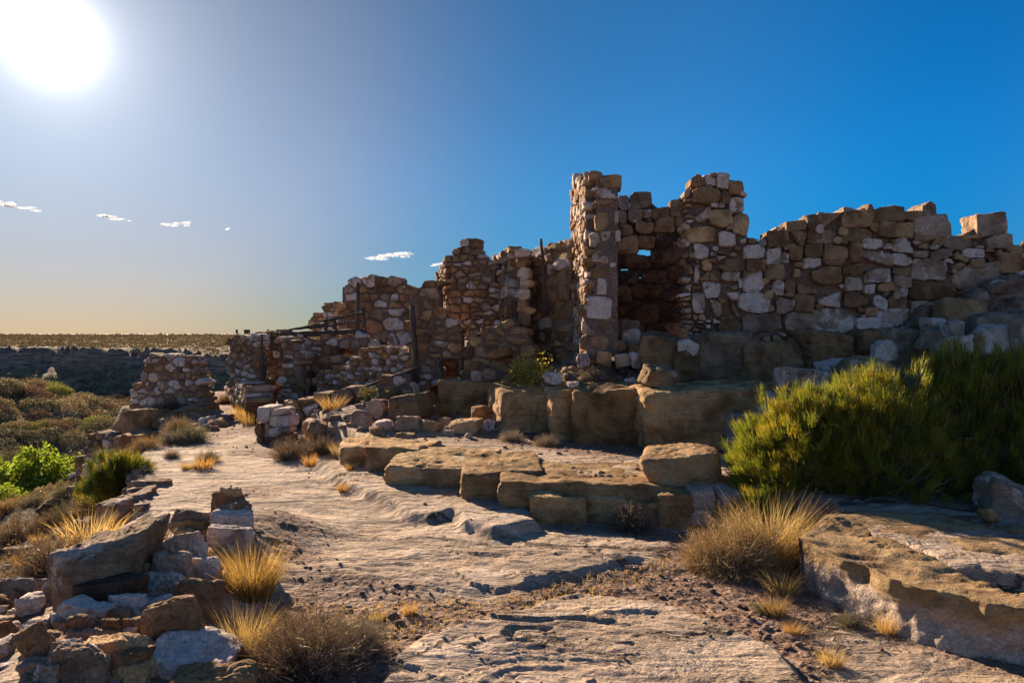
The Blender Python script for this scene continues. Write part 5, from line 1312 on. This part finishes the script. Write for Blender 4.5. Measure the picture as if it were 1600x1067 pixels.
# canyon floor: bright willows and countable shrubs
LB = [meshes_leafy(300+i, 1.0, 1.05, 2600, .085, M_LEAF, 40, 22) for i in range(3)]
for px, Y, sc, hs_, lb in [(28, 31, 2.2, 2.1, 'bright green willow at the left edge on the canyon floor'), (66, 33, 2.0, 2.1, 'bright green willow second from the left edge'), (100, 32, 1.8, 1.9, 'bright green willow nearest the retaining wall'),
                       (2, 27.5, 1.3, 1.2, 'lower yellow-green willow in the left corner of the canyon floor'), (118, 31, .8, .9, 'small sunlit willow sprout right of the bright willows')]:
    X = (px-800)/F*Y; f, w = LB[int(px) % 3]
    o = thing('willow_bush', lb, 'bush', (X, Y, hz(X, Y)), random.uniform(0, 6)); o.scale = (sc, sc, hs_)
    link('foliage', f, o, color=(.17, .235, .025, 1)); link('branches', w, o, color=(.12, .09, .06, 1))
FB = []
for i in range(4):
    B = Blades(320+i); r_ = B.r; p = dome(r_, 2000, 1, 1, .85, .0, .5); p *= 1 + .18*fbm(p[:, 0]*2.5+i, p[:, 1]*2.5, p[:, 2]*2.5, 2)[:, None]; B.leaves(p, .085*r_.uniform(.6, 1.5, 2000), .6, .5); FB.append(B.mesh('shrub', M_SCRUB))
rr = random.Random(44); n_ = 0
PALV = [((.20, .175, .10), 'sage-green'), ((.26, .205, .12), 'straw-coloured'), ((.16, .10, .07), 'reddish brown'), ((.12, .105, .065), 'dark olive'), ((.24, .25, .06), 'yellow-green')]
while n_ < 230:
    Y = rr.uniform(17, 78); px = rr.uniform(-60, 345); X = (px-800)/F*Y
    z = hz(X, Y)
    if z > -2.3 or float(sd_line(np.array([X]), np.array([Y]), RIM)[0]) > -7: 
        if not (z > -3.4 and X < -25 and Y < 60): continue
    if Y < 26 and px > 170 or Y < 33 and px < 150: continue
    py = HZ + (HC - z)*F/Y
    if 760 > py > 690 and px < 135 and Y < 30: continue
    c, nm = PALV[0 if Y < 30 else rr.choices(range(5), (5, 5, 2, 2, 1.6 if Y > 50 else .4))[0]]
    if px > 170 and 610 < py < 690 and rr.random() < .7: c, nm = PALV[2]
    f_ = rr.uniform(.75, 1.25); sc = rr.uniform(.45, 1.05)*(1.0 + Y/90)*(.6 if Y > 58 else 1)
    o = link('canyon_shrub', FB[rr.randrange(4)], None, (X, Y, z - .05), (0, 0, rr.uniform(0, 6)), (c[0]*f_, c[1]*f_, c[2]*f_, 1)); o.scale = (sc, sc, sc*rr.uniform(.55, .9))
    reg = ('on the low hill in the canyon' if X < -25 and z > -4.3 and Y < 62 else 'at the foot of the far cliff' if Y > 62 else 'under the free-standing wall' if px > 170 else 'left of the willows' if px < 0 else 'behind the bright willows' if Y < 42 else 'in the middle of the canyon floor')
    tag(o, ('large ' if sc > 1.25 else 'small ' if sc < .85 else '') + nm + ' rounded shrub ' + reg, 'shrub', 'shrubs on the canyon floor'); n_ += 1

def scatter_leafclumps(name, label, pts, sizes, col, seed, per=16, lsz=.5, flat=.7):
    B = Blades(seed); r = B.r; N = len(pts); k = np.repeat(np.arange(N), per)
    p = dome(r, N*per, 1, 1, flat, 0, .5)*sizes[k][:, None] + pts[k]
    B.leaves(p, sizes[k]*lsz*r.uniform(.6, 1.3, N*per), .6, .75)
    o = link(name, B.mesh(name, M_SCRUB), color=col); tag(o, label, 'scrub', kind='stuff'); return o
g = np.random.default_rng(5)
def field(N, y0, y1, p0, p1, cond, zoff=0):
    Y = np.exp(g.uniform(math.log(y0), math.log(y1), N)); px = g.uniform(p0, p1, N); X = (px-800)/F*Y
    Z = height(X, Y); rim = sd_line(X, Y, RIM); e = sd_line(X, Y, EDGE); m = cond(X, Y, Z, rim, e); return np.stack([X, Y, Z + zoff], 1)[m]
pp = field(9000, 55, 600, -150, 620, lambda X, Y, Z, rim, e: rim > .5)
scatter_leafclumps('plateau_scrub', 'low dark scrub dotting the plateau beyond the canyon', pp, .22 + .0030*pp[:, 1]*g.uniform(.5, 1.3, len(pp)), (.13, .10, .065, 1), 51, 14)
pp = field(2200, 60, 400, -150, 620, lambda X, Y, Z, rim, e: rim > 0)
scatter_leafclumps('plateau_grass', 'pale dry grass tussocks on the plateau beyond the canyon', pp, .15 + .0022*pp[:, 1]*g.uniform(.5, 1.2, len(pp)), (.30, .22, .12, 1), 52, 10)
pp = field(5000, 30, 110, -150, 520, lambda X, Y, Z, rim, e: (rim > -9) & (rim < .8))
scatter_leafclumps('cliff_scrub', 'dark bushes on the talus below the canyon rim', pp, g.uniform(.2, .55, len(pp)), (.10, .095, .06, 1), 53, 14)
pp = field(6000, 16, 85, -150, 380, lambda X, Y, Z, rim, e: (e > 2.5) & (rim < -5) & (Z < -2.0))
scatter_leafclumps('valley_undergrowth', 'low grass and weeds covering the canyon floor and slope', pp, g.uniform(.12, .34, len(pp)), (.22, .175, .095, 1), 54, 24, .3)
pp = field(2600, 30, 62, -150, 220, lambda X, Y, Z, rim, e: (Z > -4.3) & (X < -22) & (rim < -8))
scatter_leafclumps('hillside_grass', 'dry pale grass on the low hill in the canyon', pp, g.uniform(.12, .3, len(pp)), (.36, .28, .15, 1), 55, 14)
pp = field(1800, 5, 16, -80, 230, lambda X, Y, Z, rim, e: (e > .8))
scatter_leafclumps('slope_weeds', 'dry weeds on the slope below the slab edge', pp, g.uniform(.05, .14, len(pp)), (.24, .165, .085, 1), 56, 30, .3, 1.3)

# dry moss and litter in the joint between the slabs
BJ = gp([(450,950),(560,950),(640,940),(760,948),(860,922),(930,905),(1000,884),(1040,876),(1050,896),(960,925),(900,945),(740,975),(640,1012),(590,1060),(480,1060)])
q = g.uniform(size=(60000, 2))*[5.6, 3.6] + [-2.6, 2.7]; q = q[(sd_poly(q[:, 0], q[:, 1], BJ) + .12*fbm(q[:, 0]*3, q[:, 1]*3, 1.0, 2) > 0)][:5200]
B = Blades(60); z = height(q[:, 0], q[:, 1]); r_ = B.r
B.add(np.column_stack([q, z-.003]), r_.normal(size=(len(q), 3)) + [0, 0, .9], r_.uniform(.012, .04, len(q)), .004, r_.normal(0, .3, (len(q), 3)), 2)
o = link('dry_ground_cover', B.mesh('dry_ground_cover', M_GRASS), color=(.36, .25, .09, 1)); tag(o, 'thin yellow dry moss and grass in the joint between two slabs', 'ground cover', kind='stuff')

# gravel
def gravel(name, label, XY, size, seed, col=(.30, .21, .155, .35)):
    r = np.random.default_rng(seed); V0, Q0 = cubegrid(2); N = len(XY)
    z = height(XY[:, 0], XY[:, 1]); m = len(V0)
    V = np.tile(V0/np.linalg.norm(V0, axis=1)[:, None]**.8, (N, 1, 1)).reshape(N, m, 3)*(1 + r.normal(0, .16, (N, m, 1)))
    V = V*(size[:, None]*r.uniform(.6, 1.2, (N, 3))*[1, 1, .65])[:, None, :]
    a = r.uniform(0, 6.3, N); ca, sa = np.cos(a)[:, None], np.sin(a)[:, None]
    X = V[..., 0]*ca - V[..., 1]*sa; Yv = V[..., 0]*sa + V[..., 1]*ca
    V = np.stack([X + XY[:, 0:1], Yv + XY[:, 1:2], V[..., 2] + z[:, None] + size[:, None]*.2], -1)
    Q = (Q0[None] + (np.arange(N)*m)[:, None, None]).reshape(-1, 4)
    o = link(name, mesh_np(name, V.reshape(-1, 3), quads=Q, mat=M_STONE, smooth=False), color=col); tag(o, label, 'gravel', kind='stuff')
N = 26000; Y = 3.0 + g.uniform(0, 1, N)**1.4*11; px = g.uniform(-40, 1640, N); XY = np.column_stack([(px-800)/F*Y, Y])
_, dm, sl_, _ = height(XY[:, 0], XY[:, 1], True, True)
keep = (g.uniform(size=N) < np.maximum(dm**1.5*.42, .012)) & (XY[:, 1] < 14)
XY = XY[keep]; sz = g.lognormal(-4.75, .45, len(XY)); print('gravel', len(XY))
gravel('gravel', 'small reddish stones and chips strewn over bare ground and slab joints', XY, np.clip(sz, .004, .035), 71)
def rub(px0, px1, py0, py1, N, s0, s1, seed, label):
    r = np.random.default_rng(seed); px = r.uniform(px0, px1, N); py = r.uniform(py0, py1, N)
    ys = _Ys[::2]; YY = np.broadcast_to(ys[None], (N, len(ys))); XX = (px[:, None]-800)/F*YY
    hh = height(XX, YY); k = np.argmax(HC - (py[:, None]-HZ)/F*YY <= hh, axis=1); Yk = ys[k]
    out = np.column_stack([(px-800)/F*Yk, Yk])[(k > 0) & (Yk < 30)]
    gravel('rubble', label, np.array(out), r.uniform(s0, s1, len(out)), seed, (.36, .26, .19, .4))
rub(880, 1030, 545, 600, 150, .03, .10, 81, 'broken wall stones spilled below the doorway')
rub(440, 780, 625, 680, 170, .03, .09, 82, 'small stones between the boulders at the foot of the ruins')
rub(1330, 1600, 450, 565, 240, .05, .17, 83, 'stones filling the right rubble bank')
rub(90, 220, 720, 800, 120, .04, .13, 84, 'stones spilled below the retaining wall')
rub(200, 345, 630, 680, 60, .04, .12, 85, 'stones at the foot of the free-standing wall')
rub(0, 330, 930, 1066, 60, .010, .035, 86, 'chips and small stones filling the gaps of the heap')
rub(1190, 1600, 580, 625, 60, .03, .09, 87, 'stones on the ledge behind the thicket')
rub(1000, 1250, 590, 603, 60, .02, .07, 88, 'chips along the rim of the middle ledge')
rub(780, 1130, 690, 770, 130, .008, .03, 89, 'chips on the gravelly top of the lower ledge')

# far signs and picnic shelters on the plateau, seen as specks on the skyline
for px, w_, h_, lb in [(370, .9, 2.2, 'leftmost tiny dark box on the plateau skyline'), (386, 2.6, 2.4, 'tiny dark shelter shape on the skyline, second from left'), (419, 1.0, 2.4, 'tiny dark box on the skyline, third from left'), (438, 3.6, 1.2, 'tiny dark sign board on the skyline nearest the ruins')]:
    Y = 300; X = (px-800)/F*Y; z = hz(X, Y)
    o = thing('roadside_sign', lb, 'sign', (X, Y, z))
    zt = HC + (521-516.0)/F*Y
    for k, (a, b_, c_, d_) in enumerate([(-w_/2, w_/2, zt-z-h_*.55, zt-z+.3)] + [(s_*w_*.4-.12, s_*w_*.4+.12, -.1, zt-z-h_*.5) for s_ in (-1, 1)]):
        vs = [(x, y, zz) for zz in (c_, d_) for y in (-.1 - .05*(k == 0), .1 + .05*(k == 0)) for x in (a, b_)]
        link('board' if k == 0 else 'post', mesh_np('board' if k == 0 else 'post', vs, quads=[(0, 1, 3, 2), (4, 6, 7, 5), (0, 4, 5, 1), (2, 3, 7, 6), (0, 2, 6, 4), (1, 5, 7, 3)], mat=M_WOOD, smooth=False), o)

# ------------------------------------------------------------------ small clouds low in the sky
def cloud_material():
    m, nt = new_mat('cloud_vapour'); b = NB(nt); out = b.n('ShaderNodeOutputMaterial'); tc = b.n('ShaderNodeTexCoord')
    d = b.n('ShaderNodeBsdfDiffuse'); d.inputs[0].default_value = (1, 1, 1, 1); t = b.n('ShaderNodeBsdfTranslucent'); t.inputs[0].default_value = (1, 1, 1, 1)
    mx = b.n('ShaderNodeMixShader'); mx.inputs[0].default_value = .6; b.l(d.outputs[0], mx.inputs[1]); b.l(t.outputs[0], mx.inputs[2])
    tr = b.n('ShaderNodeBsdfTransparent'); lw = b.n('ShaderNodeLayerWeight'); lw.inputs[0].default_value = .5
    n = b.noise(tc.outputs['Object'], .035, 6, .7, 1.2)
    al = b.math('MULTIPLY', b.ramp(n, .36, .72), b.ramp(lw.outputs['Facing'], .0, .8, .5, 0))
    m2 = b.n('ShaderNodeMixShader'); b.l(al, m2.inputs[0]); b.l(tr.outputs[0], m2.inputs[1]); b.l(mx.outputs[0], m2.inputs[2]); b.l(m2.outputs[0], out.inputs[0]); return m
M_CLOUD = cloud_material()
for i, (x0, y0, x1, y1, lb) in enumerate([(-12, 312, 54, 330, 'small wispy cloud at the left edge of the sky'), (154, 333, 200, 349, 'small wispy cloud second from the left'), (254, 344, 302, 356, 'thin wispy cloud left of the centre of the sky'),
        (570, 391, 650, 409, 'longest wispy cloud, above the broad high wall'), (672, 408, 700, 417, 'tiny cloud just left of the pyramid-topped wall'), (352, 354, 360, 361, 'faintest speck of cloud right of the thin one')]):
    Y = 4200; r = random.Random(i+60); a = P(x0, y1, Y); b_ = P(x1, y0, Y); W = b_.x - a.x; H = b_.z - a.z
    Vs, Qs, n0 = [], [], 0; V0, Q0 = cubegrid(7); S0 = V0/np.linalg.norm(V0, axis=1)[:, None]
    for k in range(16):
        t = (k+.5)/16; cx = (t-.5)*W*.86; cz0 = (-(t-.5)*H*.5 if i < 2 else (t-.5)*H*.4) + r.uniform(-.12, .12)*H; sx_ = W*r.uniform(.09, .17); sz = H*r.uniform(.10, .30)*(1 - abs(t-.45)*1.1)
        pts = S0*[sx_, sx_*.8, sz]; q = pts/(H*.5); pts = pts*(1 + .3*fbm(q[:, 0]+k*3, q[:, 1], q[:, 2]+i, 3))[:, None] + [cx, r.uniform(-.3, .3)*W, cz0]
        Vs.append(pts); Qs.append(Q0 + n0); n0 += len(pts)
    o = link('cloud', mesh_np('cloud', np.vstack(Vs), quads=np.vstack(Qs), mat=M_CLOUD), None, ((a.x+b_.x)/2, Y, (a.z+b_.z)/2)); tag(o, lb, 'cloud')
    o.visible_shadow = True
tot = sum(len(o.data.polygons) for o in SC.objects if o.type == 'MESH'); print('polys', tot, 'objects', len(SC.objects))
